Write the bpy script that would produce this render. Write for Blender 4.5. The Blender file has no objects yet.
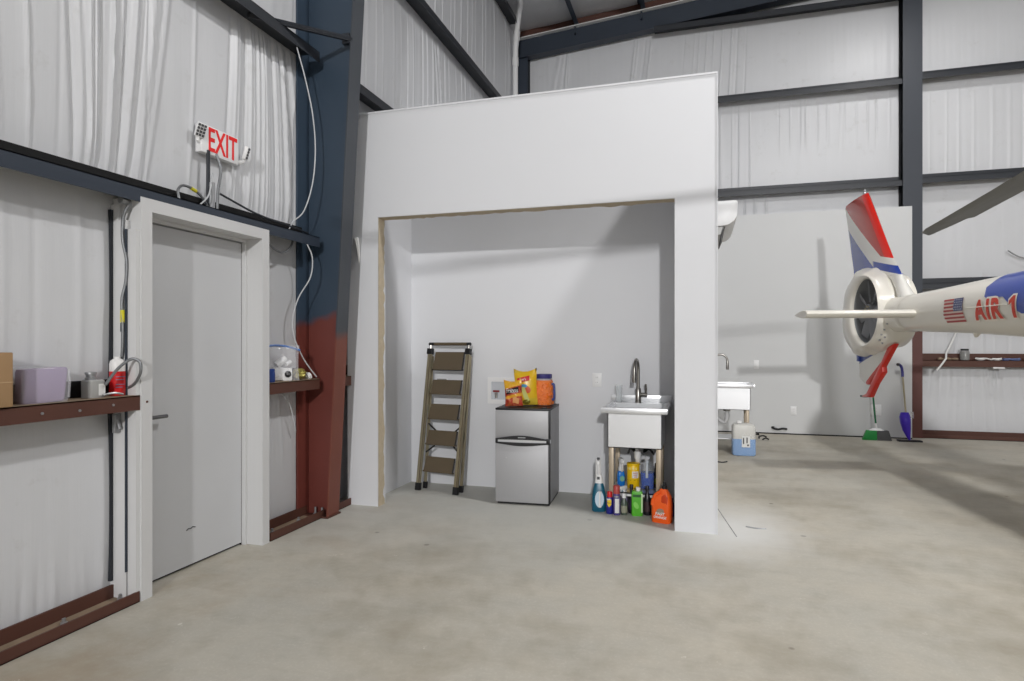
import bpy, bmesh, math, random
from mathutils import Vector, Matrix
PI = math.pi
C = bpy.context.scene.collection
S = bpy.context.scene

# ------------------------------------------------------------------ camera, sky, lights, exposure
cam_d = bpy.data.cameras.new('camera')
cam_d.sensor_width = 36.0
cam_d.lens = 629.0 / 1024.0 * 36.0
cam_d.shift_y = 3.5 / 1024.0
cam_d.clip_start = 0.05
cam = bpy.data.objects.new('camera', cam_d)
C.objects.link(cam)
cam.location = (0, 0, 1.37)
cam.rotation_euler = (PI / 2, 0, math.atan(188 / 629))
S.camera = cam

world = bpy.data.worlds.new('daylight')
S.world = world
world.use_nodes = True
bg = world.node_tree.nodes['Background']
bg.inputs[0].default_value = (0.93, 0.96, 1.0, 1)
bg.inputs[1].default_value = 2.7

S.view_settings.view_transform = 'Standard'
S.view_settings.look = 'None'
S.view_settings.gamma = 1.0
S.view_settings.use_curve_mapping = False
S.view_settings.exposure = -1.66
try:
    S.cycles.use_denoising = True
    S.cycles.max_bounces = 10
    S.cycles.diffuse_bounces = 6
    S.cycles.transmission_bounces = 10
    S.cycles.transparent_max_bounces = 12
    S.cycles.sample_clamp_indirect = 6.0
    S.cycles.caustics_reflective = False
    S.cycles.caustics_refractive = False
except Exception:
    pass

# the hangar's own high-bay lamps: x, y, z of the lamp, watts
BAYS = [(2.9, 8.4, 6.6, 170), (1.95, 3.8, 6.5, 700), (2.0, -5.0, 6.5, 120), (2.0, -12.0, 6.5, 120),
        (10.0, 8.2, 6.9, 60), (10.0, -5.0, 6.9, 60)]
for (x, y, z, w) in BAYS:
    ld = bpy.data.lights.new('high_bay_glow', 'AREA')
    ld.shape = 'DISK'
    ld.size = 0.5
    ld.energy = w
    ld.color = (1.0, 0.99, 0.985)
    lo = bpy.data.objects.new('high_bay_glow', ld)
    C.objects.link(lo)
    lo.location = (x, y, z - 0.02)

# flood lamp high over the hangar door behind the camera, aimed at the back of the hall
FLOOD = (3.3, -15.4, 5.9)
ld = bpy.data.lights.new('flood_glow', 'AREA')
ld.shape = 'DISK'
ld.size = 0.5
ld.energy = 5000
ld.color = (1.0, 0.99, 0.985)
lo = bpy.data.objects.new('flood_glow', ld)
C.objects.link(lo)
lo.location = (FLOOD[0], FLOOD[1] + 0.06, FLOOD[2] - 0.01)
lo.rotation_euler = (Vector((0.5, 6.0, 2.0)) - Vector(FLOOD)).to_track_quat('-Z', 'Y').to_euler()

# ------------------------------------------------------------------ materials
def lin(c):
    return tuple((v / 12.92) if v <= 0.04045 else ((v + 0.055) / 1.055) ** 2.4 for v in c)


def rgb(r, g, b):
    return lin((r / 255, g / 255, b / 255)) + (1,)


def mix_node(nt, fac, a, b):
    m = nt.nodes.new('ShaderNodeMix')
    m.data_type = 'RGBA'
    for sock, v in ((m.inputs[0], fac), (m.inputs[6], a), (m.inputs[7], b)):
        if hasattr(v, 'links'):
            nt.links.new(v, sock)
        elif v is not None:
            sock.default_value = v
    return m.outputs[2]


def math_node(nt, op, a, b=None, clamp=False):
    m = nt.nodes.new('ShaderNodeMath')
    m.operation = op
    m.use_clamp = clamp
    for sock, v in ((m.inputs[0], a), (m.inputs[1], b)):
        if v is None:
            continue
        if hasattr(v, 'links'):
            nt.links.new(v, sock)
        else:
            sock.default_value = v
    return m.outputs[0]


def noise_node(nt, vec, scale, detail=3, rough=0.5):
    n = nt.nodes.new('ShaderNodeTexNoise')
    n.inputs['Scale'].default_value = scale
    n.inputs['Detail'].default_value = detail
    n.inputs['Roughness'].default_value = rough
    if vec is not None:
        nt.links.new(vec, n.inputs['Vector'])
    return n.outputs['Fac']


def coords(nt):
    tc = nt.nodes.new('ShaderNodeTexCoord')
    return tc.outputs['Object']


def xyz(nt, vec):
    s = nt.nodes.new('ShaderNodeSeparateXYZ')
    nt.links.new(vec, s.inputs[0])
    return s.outputs


def ramp_step(nt, v, lo, hi):
    m = nt.nodes.new('ShaderNodeMapRange')
    m.inputs[1].default_value = lo
    m.inputs[2].default_value = hi
    nt.links.new(v, m.inputs[0])
    return m.outputs[0]


def bump(nt, bsdf, h, strength, dist=0.01):
    b = nt.nodes.new('ShaderNodeBump')
    b.inputs['Strength'].default_value = strength
    b.inputs['Distance'].default_value = dist
    nt.links.new(h, b.inputs['Height'])
    nt.links.new(b.outputs[0], bsdf.inputs['Normal'])


def mat(name, col, rough=0.5, metal=0.0, var=0.06, scale=6.0, bmp=0.0, bscale=None, trans=0.0, ior=1.45, alpha=1.0, coat=0.0, stretch=None):
    m = bpy.data.materials.new(name)
    m.use_nodes = True
    nt = m.node_tree
    b = nt.nodes['Principled BSDF']
    vec = coords(nt)
    if stretch:
        mp = nt.nodes.new('ShaderNodeMapping')
        mp.inputs['Scale'].default_value = stretch
        nt.links.new(vec, mp.inputs[0])
        vec = mp.outputs[0]
    n = noise_node(nt, vec, scale)
    lo = tuple(max(0, c * (1 - var)) for c in col[:3]) + (1,)
    hi = tuple(min(1, c * (1 + var)) for c in col[:3]) + (1,)
    nt.links.new(mix_node(nt, n, lo, hi), b.inputs['Base Color'])
    b.inputs['Roughness'].default_value = rough
    b.inputs['Metallic'].default_value = metal
    b.inputs['IOR'].default_value = ior
    b.inputs['Transmission Weight'].default_value = trans
    b.inputs['Alpha'].default_value = alpha
    b.inputs['Coat Weight'].default_value = coat
    if bmp:
        bump(nt, b, noise_node(nt, vec, bscale or scale * 8, 2), bmp, 0.004)
    return m


def mat_emit(name, col, strength):
    m = bpy.data.materials.new(name)
    m.use_nodes = True
    b = m.node_tree.nodes['Principled BSDF']
    b.inputs['Base Color'].default_value = col
    b.inputs['Emission Color'].default_value = col
    b.inputs['Emission Strength'].default_value = strength
    return m


def mat_two_tone(name, low, high, z0, slope_x=0.0, x0=0.0, wob=0.05, rough=0.5):
    """paint whose primer shows below a wavering level"""
    m = bpy.data.materials.new(name)
    m.use_nodes = True
    nt = m.node_tree
    b = nt.nodes['Principled BSDF']
    vec = coords(nt)
    o = xyz(nt, vec)
    n = noise_node(nt, vec, 9.0, 2)
    h = math_node(nt, 'ADD', o[2], math_node(nt, 'MULTIPLY', math_node(nt, 'SUBTRACT', n, 0.5), wob * 2))
    h = math_node(nt, 'ADD', h, math_node(nt, 'MULTIPLY', math_node(nt, 'SUBTRACT', o[0], x0), slope_x))
    f = ramp_step(nt, h, z0 - 0.03, z0 + 0.05)
    n2 = noise_node(nt, vec, 4.0, 4)
    lowc = mix_node(nt, n2, tuple(c * 0.85 for c in low[:3]) + (1,), tuple(c * 1.12 for c in low[:3]) + (1,))
    highc = mix_node(nt, n2, tuple(c * 0.92 for c in high[:3]) + (1,), tuple(c * 1.1 for c in high[:3]) + (1,))
    nt.links.new(mix_node(nt, f, lowc, highc), b.inputs['Base Color'])
    b.inputs['Roughness'].default_value = rough
    return m


def mat_concrete():
    m = bpy.data.materials.new('broom_finished_concrete')
    m.use_nodes = True
    nt = m.node_tree
    b = nt.nodes['Principled BSDF']
    vec = coords(nt)
    o = xyz(nt, vec)
    big = noise_node(nt, vec, 0.55, 4, 0.6)
    mid = noise_node(nt, vec, 2.6, 5, 0.65)
    mp = nt.nodes.new('ShaderNodeMapping')
    mp.inputs['Rotation'].default_value = (0, 0, 0.35)
    mp.inputs['Scale'].default_value = (1.2, 9.0, 1)
    nt.links.new(vec, mp.inputs[0])
    streak = noise_node(nt, mp.outputs[0], 1.6, 4, 0.6)
    fine = noise_node(nt, vec, 60, 3, 0.7)
    c1 = mix_node(nt, ramp_step(nt, big, 0.36, 0.64), rgb(178, 175, 165), rgb(190, 181, 164))
    c2 = mix_node(nt, ramp_step(nt, mid, 0.3, 0.7), rgb(172, 170, 162), rgb(194, 188, 175))
    c = mix_node(nt, 0.5, c1, c2)
    c = mix_node(nt, math_node(nt, 'MULTIPLY', ramp_step(nt, streak, 0.52, 0.75), 0.16), c, rgb(150, 143, 128))
    cl = noise_node(nt, vec, 7.5, 6, 0.72)
    c = mix_node(nt, math_node(nt, 'MULTIPLY', ramp_step(nt, cl, 0.5, 0.68), 0.34), c, rgb(156, 150, 136))
    c = mix_node(nt, math_node(nt, 'MULTIPLY', ramp_step(nt, fine, 0.5, 0.72), 0.28), c, rgb(214, 210, 200))
    pn = noise_node(nt, vec, 0.95, 5, 0.68)
    c = mix_node(nt, math_node(nt, 'MULTIPLY', ramp_step(nt, pn, 0.48, 0.68), 0.6), c, rgb(146, 137, 119))
    # brown dirt by the door and along the left wall
    dn = noise_node(nt, vec, 1.7, 4, 0.6)
    near = ramp_step(nt, o[0], -1.2, -2.9)
    c = mix_node(nt, math_node(nt, 'MULTIPLY', math_node(nt, 'MULTIPLY', near, ramp_step(nt, dn, 0.5, 0.66)), 0.45), c, rgb(152, 130, 102))
    # pale scuffs and dark specks
    sc = noise_node(nt, vec, 5.5, 6, 0.72)
    c = mix_node(nt, math_node(nt, 'MULTIPLY', ramp_step(nt, sc, 0.67, 0.71), 0.55), c, rgb(228, 225, 217))
    vo = nt.nodes.new('ShaderNodeTexVoronoi')
    vo.inputs['Scale'].default_value = 1.9
    nt.links.new(vec, vo.inputs['Vector'])
    sp = ramp_step(nt, vo.outputs['Distance'], 0.045, 0.028)
    c = mix_node(nt, math_node(nt, 'MULTIPLY', sp, 0.6), c, rgb(84, 76, 66))
    # white overspray of paint round the end of the partition
    dx = math_node(nt, 'SUBTRACT', o[0], 0.22)
    dy = math_node(nt, 'SUBTRACT', o[1], 4.95)
    d2 = math_node(nt, 'ADD', math_node(nt, 'MULTIPLY', dx, dx), math_node(nt, 'MULTIPLY', math_node(nt, 'MULTIPLY', dy, dy), 0.45))
    d = math_node(nt, 'SQRT', d2)
    d = math_node(nt, 'ADD', d, math_node(nt, 'MULTIPLY', math_node(nt, 'SUBTRACT', mid, 0.5), 0.35))
    c = mix_node(nt, math_node(nt, 'MULTIPLY', ramp_step(nt, d, 0.6, 0.1), 0.8), c, rgb(222, 222, 220))
    # cooler grey tint over the slab in and before the alcove
    ax = ramp_step(nt, o[1], 3.4, 4.9)
    al = math_node(nt, 'MULTIPLY', ax, ramp_step(nt, o[0], 0.25, -0.25))
    c = mix_node(nt, math_node(nt, 'MULTIPLY', al, 0.5), c, rgb(186, 190, 189))
    nt.links.new(c, b.inputs['Base Color'])
    b.inputs['Roughness'].default_value = 0.62
    b.inputs['Specular IOR Level'].default_value = 0.3
    bump(nt, b, mid, 0.12, 0.01)
    return m


def mat_vinyl():
    m = bpy.data.materials.new('white_vinyl_insulation')
    m.use_nodes = True
    nt = m.node_tree
    b = nt.nodes['Principled BSDF']
    vec = coords(nt)
    n = noise_node(nt, vec, 1.3, 4, 0.6)
    mp = nt.nodes.new('ShaderNodeMapping')
    mp.inputs['Scale'].default_value = (14, 14, 0.8)
    nt.links.new(vec, mp.inputs[0])
    n2 = noise_node(nt, mp.outputs[0], 2.0, 3, 0.6)
    c = mix_node(nt, n, rgb(203, 204, 206), rgb(212, 213, 216))
    sm = noise_node(nt, vec, 5.0, 5, 0.7)
    c = mix_node(nt, math_node(nt, 'MULTIPLY', ramp_step(nt, sm, 0.6, 0.72), 0.22), c, rgb(168, 166, 162))
    nt.links.new(c, b.inputs['Base Color'])
    b.inputs['Roughness'].default_value = 0.40
    b.inputs['Specular IOR Level'].default_value = 0.45
    bump(nt, b, n2, 0.12, 0.01)
    return m


M = dict(
    concrete=mat_concrete(), vinyl=mat_vinyl(),
    drywall=mat('white_wall_paint', rgb(218, 219, 222), 0.6, var=0.012, scale=2.0, bmp=0.04, bscale=90),
    panelwall=mat('dusty_white_wall_paint', rgb(209, 210, 210), 0.6, var=0.03, scale=1.6, bmp=0.03, bscale=90),
    rawedge=mat('raw_drywall_edge', rgb(190, 176, 152), 0.9, var=0.18, scale=22, bmp=0.3),
    navy=mat('navy_steel_paint', rgb(47, 55, 67), 0.45, var=0.10, scale=3),
    dark=mat('dark_charcoal_steel_paint', rgb(40, 43, 49), 0.45, var=0.12, scale=3),
    primer=mat('red_oxide_primer', rgb(84, 52, 42), 0.6, var=0.16, scale=5),
    dust=mat('dusty_primer', rgb(140, 122, 102), 0.85, var=0.2, scale=14),
    flange=mat_two_tone('two_tone_flange_paint', rgb(116, 64, 51), rgb(62, 66, 72), 1.43, wob=0.03),
    web=mat_two_tone('two_tone_web_paint', rgb(108, 52, 44), rgb(50, 65, 81), 1.56, slope_x=-0.28, x0=-2.9, wob=0.06),
    wind=mat_two_tone('wind_column_paint', rgb(88, 47, 40), rgb(48, 53, 62), 1.62, wob=0.02),
    windshade=mat_two_tone('wind_column_shaded_paint', rgb(70, 40, 36), rgb(30, 33, 38), 1.62, wob=0.02),  # same column paint darkened for web and back flange, shade in the colour
    doorframe=mat('grey_door_frame_paint', rgb(206, 206, 206), 0.5, var=0.02),
    doorslab=mat('grey_door_paint', rgb(197, 198, 200), 0.5, var=0.03, scale=2),
    black=mat('black_plastic', rgb(26, 26, 28), 0.45),
    blackgap=mat('black_rubber_and_shade', rgb(12, 12, 13), 0.8),
    white=mat('white_plastic', rgb(232, 232, 232), 0.4, var=0.02),
    chrome=mat('brushed_nickel', rgb(150, 147, 142), 0.28, 1.0),
    steel=mat('stainless_steel', rgb(228, 229, 231), 0.33, 0.7, var=0.03, scale=2),
    steeldoor=mat('brushed_stainless_door', rgb(172, 172, 174), 0.5, 0.3, var=0.04, scale=5, stretch=(40, 1, 1)),
    galv=mat('galvanised_steel', rgb(165, 166, 168), 0.4, 0.7, var=0.12, scale=12),
    cable=mat('white_cable', rgb(190, 192, 194), 0.5),
    flexgrey=mat('grey_flexible_conduit', rgb(120, 122, 124), 0.4, 0.5, bmp=0.4, bscale=220),
    yellowtag=mat('yellow_tape', rgb(206, 196, 40), 0.5),
    card=mat('brown_cardboard', rgb(166, 134, 98), 0.85, var=0.06, scale=9),
    cardlight=mat('cardboard_tape', rgb(184, 156, 122), 0.6),
    purple=mat('lilac_paper', rgb(146, 128, 160), 0.6, var=0.06, scale=9),
    film=mat('clear_plastic_film', rgb(235, 235, 240), 0.12, trans=0.0, alpha=0.22),
    glass=mat('clear_glass', rgb(235, 240, 242), 0.04, alpha=0.3, var=0.01),
    label=mat('white_paper_label', rgb(228, 228, 226), 0.6),
    red=mat('red_gloss', rgb(205, 30, 34), 0.35),
    exitred=mat('exit_sign_red', rgb(232, 26, 26), 0.4),
    canwhite=mat('white_can_paint', rgb(226, 224, 222), 0.35),
    fridgeside=mat('dark_grey_fridge_enamel', rgb(72, 72, 75), 0.45),
    bronze=mat('bronze_ladder_tread', rgb(92, 80, 62), 0.5, var=0.1, scale=12),
    champagne=mat('champagne_aluminium', rgb(172, 162, 136), 0.32, 0.75, var=0.08, scale=8),
    legtan=mat('tan_sink_leg', rgb(168, 154, 134), 0.4, 0.3),
)


# ------------------------------------------------------------------ mesh helpers
class MB:
    def __init__(self):
        self.bm = bmesh.new()
        self.mi = 0

    def face(self, vs):
        try:
            f = self.bm.faces.new(vs)
            f.material_index = self.mi
            return f
        except ValueError:
            return None

    def box(self, x0, y0, z0, x1, y1, z1, bev=0.0, rot=None, pivot=None):
        t = bmesh.new()
        xs, ys, zs = sorted((x0, x1)), sorted((y0, y1)), sorted((z0, z1))
        v = [t.verts.new((x, y, z)) for x in xs for y in ys for z in zs]
        for q in ((0, 1, 3, 2), (4, 6, 7, 5), (0, 4, 5, 1), (2, 3, 7, 6), (0, 2, 6, 4), (1, 5, 7, 3)):
            t.faces.new([v[i] for i in q])
        if bev:
            bmesh.ops.bevel(t, geom=t.edges[:], offset=bev, segments=2, profile=0.5, affect='EDGES')
        if rot is not None:
            p = Vector(pivot or ((x0 + x1) / 2, (y0 + y1) / 2, (z0 + z1) / 2))
            bmesh.ops.transform(t, matrix=Matrix.Translation(p) @ rot.to_4x4() @ Matrix.Translation(-p), verts=t.verts)
        self.absorb(t)
        return self

    def absorb(self, t, fn=None):
        mp = {}
        for v in t.verts:
            mp[v] = self.bm.verts.new(fn(v.co) if fn else v.co)
        for f in t.faces:
            self.face([mp[v] for v in f.verts])
        t.free()

    def rings(self, rings, cap=True, close=True):
        vr = [[self.bm.verts.new(p) for p in r] for r in rings]
        n = len(rings[0])
        for a, b in zip(vr, vr[1:]):
            for i in range(n if close else n - 1):
                self.face([a[i], a[(i + 1) % n], b[(i + 1) % n], b[i]])
        if cap:
            self.face(list(reversed(vr[0])))
            self.face(vr[-1])
        return self

    def cyl(self, p0, p1, r0, r1=None, seg=16):
        r1 = r0 if r1 is None else r1
        return self.tube([p0, p1], [r0, r1], seg)

    def tube(self, pts, r, seg=8, smooth=0, cap=True):
        pts = [Vector(p) for p in pts]
        if smooth:
            pts = catmull(pts, smooth)
        n = len(pts)
        rs = r if isinstance(r, (list, tuple)) else [r] * n
        if len(rs) != n:
            rs = [rs[0] + (rs[-1] - rs[0]) * i / (n - 1) for i in range(n)]
        t0 = (pts[1] - pts[0]).normalized()
        up = Vector((0, 0, 1)) if abs(t0.z) < 0.9 else Vector((1, 0, 0))
        u = t0.cross(up).normalized()
        out = []
        for i, p in enumerate(pts):
            a = pts[max(0, i - 1)]
            b = pts[min(n - 1, i + 1)]
            t = (b - a).normalized()
            u = (u - t * u.dot(t)).normalized()
            w = t.cross(u)
            out.append([p + (u * math.cos(2 * PI * k / seg) + w * math.sin(2 * PI * k / seg)) * rs[i] for k in range(seg)])
        return self.rings(out, cap)

    def lathe(self, prof, c=(0, 0, 0), seg=20, sx=1.0, sy=1.0):
        out = [[(c[0] + sx * r * math.cos(2 * PI * k / seg), c[1] + sy * r * math.sin(2 * PI * k / seg), c[2] + z) for k in range(seg)] for r, z in prof]
        return self.rings(out)

    def prism(self, poly, origin, u, v, depth, bev=0.0):
        """flat polygon in the (u, v) plane at origin, thickened along u x v"""
        o, u, v = Vector(origin), Vector(u), Vector(v)
        n = u.cross(v).normalized() * depth
        t = bmesh.new()
        a = [t.verts.new(o + u * p[0] + v * p[1]) for p in poly]
        b = [t.verts.new(o + u * p[0] + v * p[1] + n) for p in poly]
        t.faces.new(list(reversed(a)))
        t.faces.new(b)
        k = len(poly)
        for i in range(k):
            t.faces.new([a[i], a[(i + 1) % k], b[(i + 1) % k], b[i]])
        bmesh.ops.recalc_face_normals(t, faces=t.faces)
        if bev:
            bmesh.ops.bevel(t, geom=t.edges[:], offset=bev, segments=2, profile=0.5, affect='EDGES')
        self.absorb(t)
        return self

    def rounded(self, cx, cy, z0, z1, w, d, r, prof=((0, 1), (1, 1)), seg=5, fn=None):
        """rounded-rectangle column; prof = (height fraction, scale) pairs"""
        base = []
        for (sx, sy, a0) in ((1, 1, 0), (-1, 1, PI / 2), (-1, -1, PI), (1, -1, 1.5 * PI)):
            for k in range(seg + 1):
                a = a0 + PI / 2 * k / seg
                base.append((sx * (w / 2 - r) + r * math.cos(a), sy * (d / 2 - r) + r * math.sin(a)))
        out = []
        for t, s in prof:
            sw, sd = s if isinstance(s, tuple) else (s, s)
            ring = [Vector((cx + x * sw, cy + y * sd, z0 + (z1 - z0) * t)) for x, y in base]
            out.append([fn(p) for p in ring] if fn else ring)
        return self.rings(out)

    def build(self, name, m, parent=None, smooth=35, loc=None):
        bmesh.ops.recalc_face_normals(self.bm, faces=self.bm.faces[:])
        me = bpy.data.meshes.new(name)
        self.bm.to_mesh(me)
        self.bm.free()
        for mm in (m if isinstance(m, (list, tuple)) else [m]):
            me.materials.append(mm)
        if smooth:
            for p in me.polygons:
                p.use_smooth = True
            me.set_sharp_from_angle(angle=math.radians(smooth))
        o = bpy.data.objects.new(name, me)
        C.objects.link(o)
        if loc:
            o.location = loc
        if parent:
            o.parent = parent
        return o


def catmull(pts, k):
    out = []
    n = len(pts)
    for i in range(n - 1):
        p0, p1, p2, p3 = pts[max(0, i - 1)], pts[i], pts[i + 1], pts[min(n - 1, i + 2)]
        for j in range(k):
            t = j / k
            out.append(0.5 * ((2 * p1) + (p2 - p0) * t + (2 * p0 - 5 * p1 + 4 * p2 - p3) * t * t + (3 * p1 - p0 - 3 * p2 + p3) * t ** 3))
    out.append(pts[-1])
    return out


def text_bm(body, height, bold=0.0, xs=1.0, center=True, shear=0.0):
    cu = bpy.data.curves.new('lettering', 'FONT')
    cu.body = body
    cu.size = 1.0
    cu.offset = bold
    cu.resolution_u = 3
    cu.shear = shear
    o = bpy.data.objects.new('lettering', cu)
    C.objects.link(o)
    dg = bpy.context.evaluated_depsgraph_get()
    me = bpy.data.meshes.new_from_object(o.evaluated_get(dg))
    bpy.data.objects.remove(o)
    bpy.data.curves.remove(cu)
    t = bmesh.new()
    t.from_mesh(me)
    bpy.data.meshes.remove(me)
    lo = [min(v.co[i] for v in t.verts) for i in (0, 1)]
    hi = [max(v.co[i] for v in t.verts) for i in (0, 1)]
    k = height / (hi[1] - lo[1])
    for v in t.verts:
        v.co.x = (v.co.x - (lo[0] + hi[0]) / 2) * k * xs if center else (v.co.x - lo[0]) * k * xs
        v.co.y = (v.co.y - (lo[1] + hi[1]) / 2) * k if center else (v.co.y - lo[1]) * k
        v.co.z = 0
    return t


def thicken(t, d):
    r = bmesh.ops.extrude_face_region(t, geom=t.faces[:])
    for v in (g for g in r['geom'] if isinstance(g, bmesh.types.BMVert)):
        v.co.z += d
    return t


def thing(name, label, cat, loc=(0, 0, 0), rz=0.0, group=None):
    o = bpy.data.objects.new(name, None)
    o.empty_display_size = 0.1
    C.objects.link(o)
    o.location = loc
    o.rotation_euler = (0, 0, rz)
    o['label'] = label
    o['category'] = cat
    if group:
        o['group'] = group
    return o


def tag(o, label, cat, group=None):
    o['label'] = label
    o['category'] = cat
    if group:
        o['group'] = group
    return o


def struct(o):
    o['kind'] = 'structure'
    return o


# ------------------------------------------------------------------ the setting
RX0 = -3.05                                     # inner face of left wall
YB = 10.70                                      # inner face of back wall
ROOF = lambda x: 6.86 + 0.083 * (x + 3.05)

MB().box(-3.3, -16, -0.2, 16.2, YB + 0.3, 0.0).build('floor', M['concrete'], smooth=0)['kind'] = 'structure'


def sheet(name, place, u0, u1, bays, ridges, fine, seed):
    """vinyl-faced insulation hung in bays between girts, with real folds standing proud"""
    rnd = random.Random(seed)
    us = []
    u = u0
    while u < u1:
        us.append(u)
        u += 0.009 if fine[0] <= u <= fine[1] else 0.25
    us.append(u1)
    waves = [(rnd.uniform(6, 70), rnd.uniform(0, 6.3), rnd.uniform(0.0002, 0.0007), rnd.uniform(-1.2, 1.2)) for _ in range(10)]
    mb = MB()
    rows = []
    for bi, (z0, z1) in enumerate(bays):
        n = 13
        for j in range(n + 1):
            if j == 0 and bi:
                continue
            t = j / n
            z = z0 + (z1 - z0) * t
            env = max(0.0, math.sin(PI * t)) ** 0.55
            row = []
            for u in us:
                d = 0.022 * env
                for fq, ph, a, sl in waves:
                    d += a * (0.2 if bi < 2 else 1.0) * math.sin(fq * u + ph + sl * z * 3) * (0.35 + 0.65 * env) * (0.55 + 0.45 * math.sin(0.9 * u + ph * 2 + bi))
                for (b, ub, ut, w, a, ta, tb) in ridges:
                    if b != bi:
                        continue
                    uc = ub + (ut - ub) * t
                    q = (u - uc) / w
                    if abs(q) < 3:
                        fade = min(1, max(0, (t - ta) / 0.12 + 0.05)) * min(1, max(0, (tb - t) / 0.12 + 0.05))
                        d += a * math.exp(-q * q) * fade
                row.append(mb.bm.verts.new(place(u, d, z)))
            rows.append(row)
    for a, b in zip(rows, rows[1:]):
        for i in range(len(us) - 1):
            mb.face([a[i], a[i + 1], b[i + 1], b[i]])
    return struct(mb.build(name, M['vinyl'], smooth=80))


def fan(rnd, b, ub0, ub1, ut0, ut1, n, a=0.014, w=0.014, ta=0.0, tb=1.0):
    out = []
    for i in range(n):
        f = (i + rnd.uniform(-0.3, 0.3)) / max(1, n - 1)
        out.append((b, ub0 + (ub1 - ub0) * f, ut0 + (ut1 - ut0) * f, w * rnd.uniform(0.5, 1.2), a * 0.8 * rnd.uniform(0.5, 1.4) * (1 if rnd.random() < 0.75 else -1), ta, tb))
    return out


LB = [(0.0, 1.07), (1.07, 2.24), (2.24, 3.66), (3.66, 5.12), (5.12, 6.86)]
rr = random.Random(5)
lr = []
lr += fan(rr, 2, 2.42, 2.84, 2.35, 3.05, 13, 0.020, 0.011)
lr += fan(rr, 2, 2.05, 2.45, 1.95, 2.5, 4, 0.010, 0.012)
lr += fan(rr, 2, 3.45, 4.28, 3.55, 4.15, 18, 0.022, 0.010)
lr += fan(rr, 2, 2.9, 3.45, 2.95, 3.55, 3, 0.007, 0.012)
lr += fan(rr, 0, 1.9, 2.6, 2.0, 2.35, 9, 0.006, 0.014, 0.0, 0.28)
lr += fan(rr, 0, 3.9, 4.3, 3.7, 4.25, 6, 0.008, 0.012, 0.4, 1.0)
lr += fan(rr, 3, 4.6, 10.4, 4.6, 10.4, 34, 0.010, 0.018)
lr += fan(rr, 3, 7.05, 7.2, 6.9, 7.05, 3, 0.022, 0.012)
lr += fan(rr, 4, 4.6, 10.4, 4.6, 10.4, 30, 0.010, 0.02)
lr += fan(rr, 1, 1.9, 2.6, 1.9, 2.6, 5, 0.004, 0.03)
sheet('wall_left', lambda u, d, z: (RX0 + (min(d, 0.011) if 4.2 < u < 4.6 else d), u, z), -16.0, YB, LB, lr, (1.6, YB), 3)

BB = [(0.0, 1.1), (1.1, 2.26), (2.26, 3.72), (3.72, 5.2), (5.2, 6.5), (6.5, 8.4)]
br = []
br += fan(rr, 4, -2.6, -2.2, -2.3, -2.15, 7, 0.016, 0.016)
br += fan(rr, 4, -1.2, -0.9, -1.05, -0.75, 4, 0.018, 0.014)
br += fan(rr, 4, -0.3, 0.65, -0.2, 0.7, 9, 0.014, 0.014)
br += fan(rr, 3, 0.2, 0.75, 0.2, 0.75, 5, 0.016, 0.012)
br += fan(rr, 3, 1.2, 2.7, 1.2, 2.7, 12, 0.010, 0.016, 0.45, 1.0)
br += fan(rr, 2, 0.3, 1.0, 0.3, 1.0, 5, 0.016, 0.016)
br += fan(rr, 0, 3.2, 4.6, 3.3, 4.4, 12, 0.005, 0.02, 0.0, 1.0)
br += fan(rr, 0, 3.85, 4.35, 4.0, 4.15, 9, 0.020, 0.015, 0.72, 1.0)
br += fan(rr, 1, 3.3, 4.6, 3.3, 4.6, 9, 0.009, 0.022)
br += fan(rr, 3, 3.3, 4.6, 3.3, 4.6, 8, 0.007, 0.02)
sheet('wall_back', lambda u, d, z: (u, YB - d, z), -3.05, 16.0, BB, br, (-3.05, 6.2), 11)

mb = MB()
for i in range(38):                             # roof insulation, sagging a little between purlins
    pass
xs = [-3.05 + 19.05 * i / 76 for i in range(77)]
rows = []
for y in (-16.0, -8.0, 0.0, 4.0, 7.0, 9.0, YB):
    rows.append([mb.bm.verts.new((x, y, ROOF(x) - 0.03 * abs(math.sin(PI * (x + 3.05) / 1.19)))) for x in xs])
for a, b in zip(rows, rows[1:]):
    for i in range(76):
        mb.face([a[i], a[i + 1], b[i + 1], b[i]])
struct(mb.build('ceiling', M['vinyl'], smooth=60))
MB().box(16.0, -16, 0, 16.15, YB, 8.5).build('wall_right', M['drywall'], smooth=0)['kind'] = 'structure'


# base rails: an upturned steel channel lying on the slab
def base_rail(name, y0, y1):
    o = struct(MB().box(-3.05, y0, 0.0, -2.852, y1, 0.006).box(-2.862, y0, 0.0, -2.852, y1, 0.057)
               .box(-3.03, y0, 0.0, -3.018, y1, 0.078).build(name, M['primer'], smooth=0))
    d = MB().box(-3.016, y0 + 0.01, 0.006, -2.864, y1 - 0.01, 0.010).build('channel_floor', M['dust'], o, smooth=0)
    b = MB()
    y = y0 + 0.15
    while y < y1:
        b.lathe([(0.016, 0.0), (0.016, 0.012), (0.009, 0.014), (0.009, 0.03), (0.0, 0.031)], (-2.955, y, 0.010), 6)
        y += 0.31
    b.build('anchor_bolts', M['galv'], o)
    return o


base_rail('trim_1', 0.6, 2.635)
base_rail('trim_2', 3.70, 4.36)
base_rail('trim_3', 4.50, 4.75)
o = struct(MB().box(3.10, 10.50, 0.0, 16.0, 10.70, 0.008).box(3.10, 10.50, 0.0, 16.0, 10.512, 0.05)
           .box(3.10, 10.66, 0.0, 16.0, 10.672, 0.10).build('trim_4', M['primer'], smooth=0))
MB().box(4.44, 10.492, 0.01, 4.52, 10.50, 0.055).build('rail_clip', M['label'], o, smooth=0)


# the white drywall block with the alcove
def wall(name, boxes, m='drywall'):
    w = MB()
    for b in boxes:
        w.box(*b)
    return struct(w.build(name, M[m], smooth=0))


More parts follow.
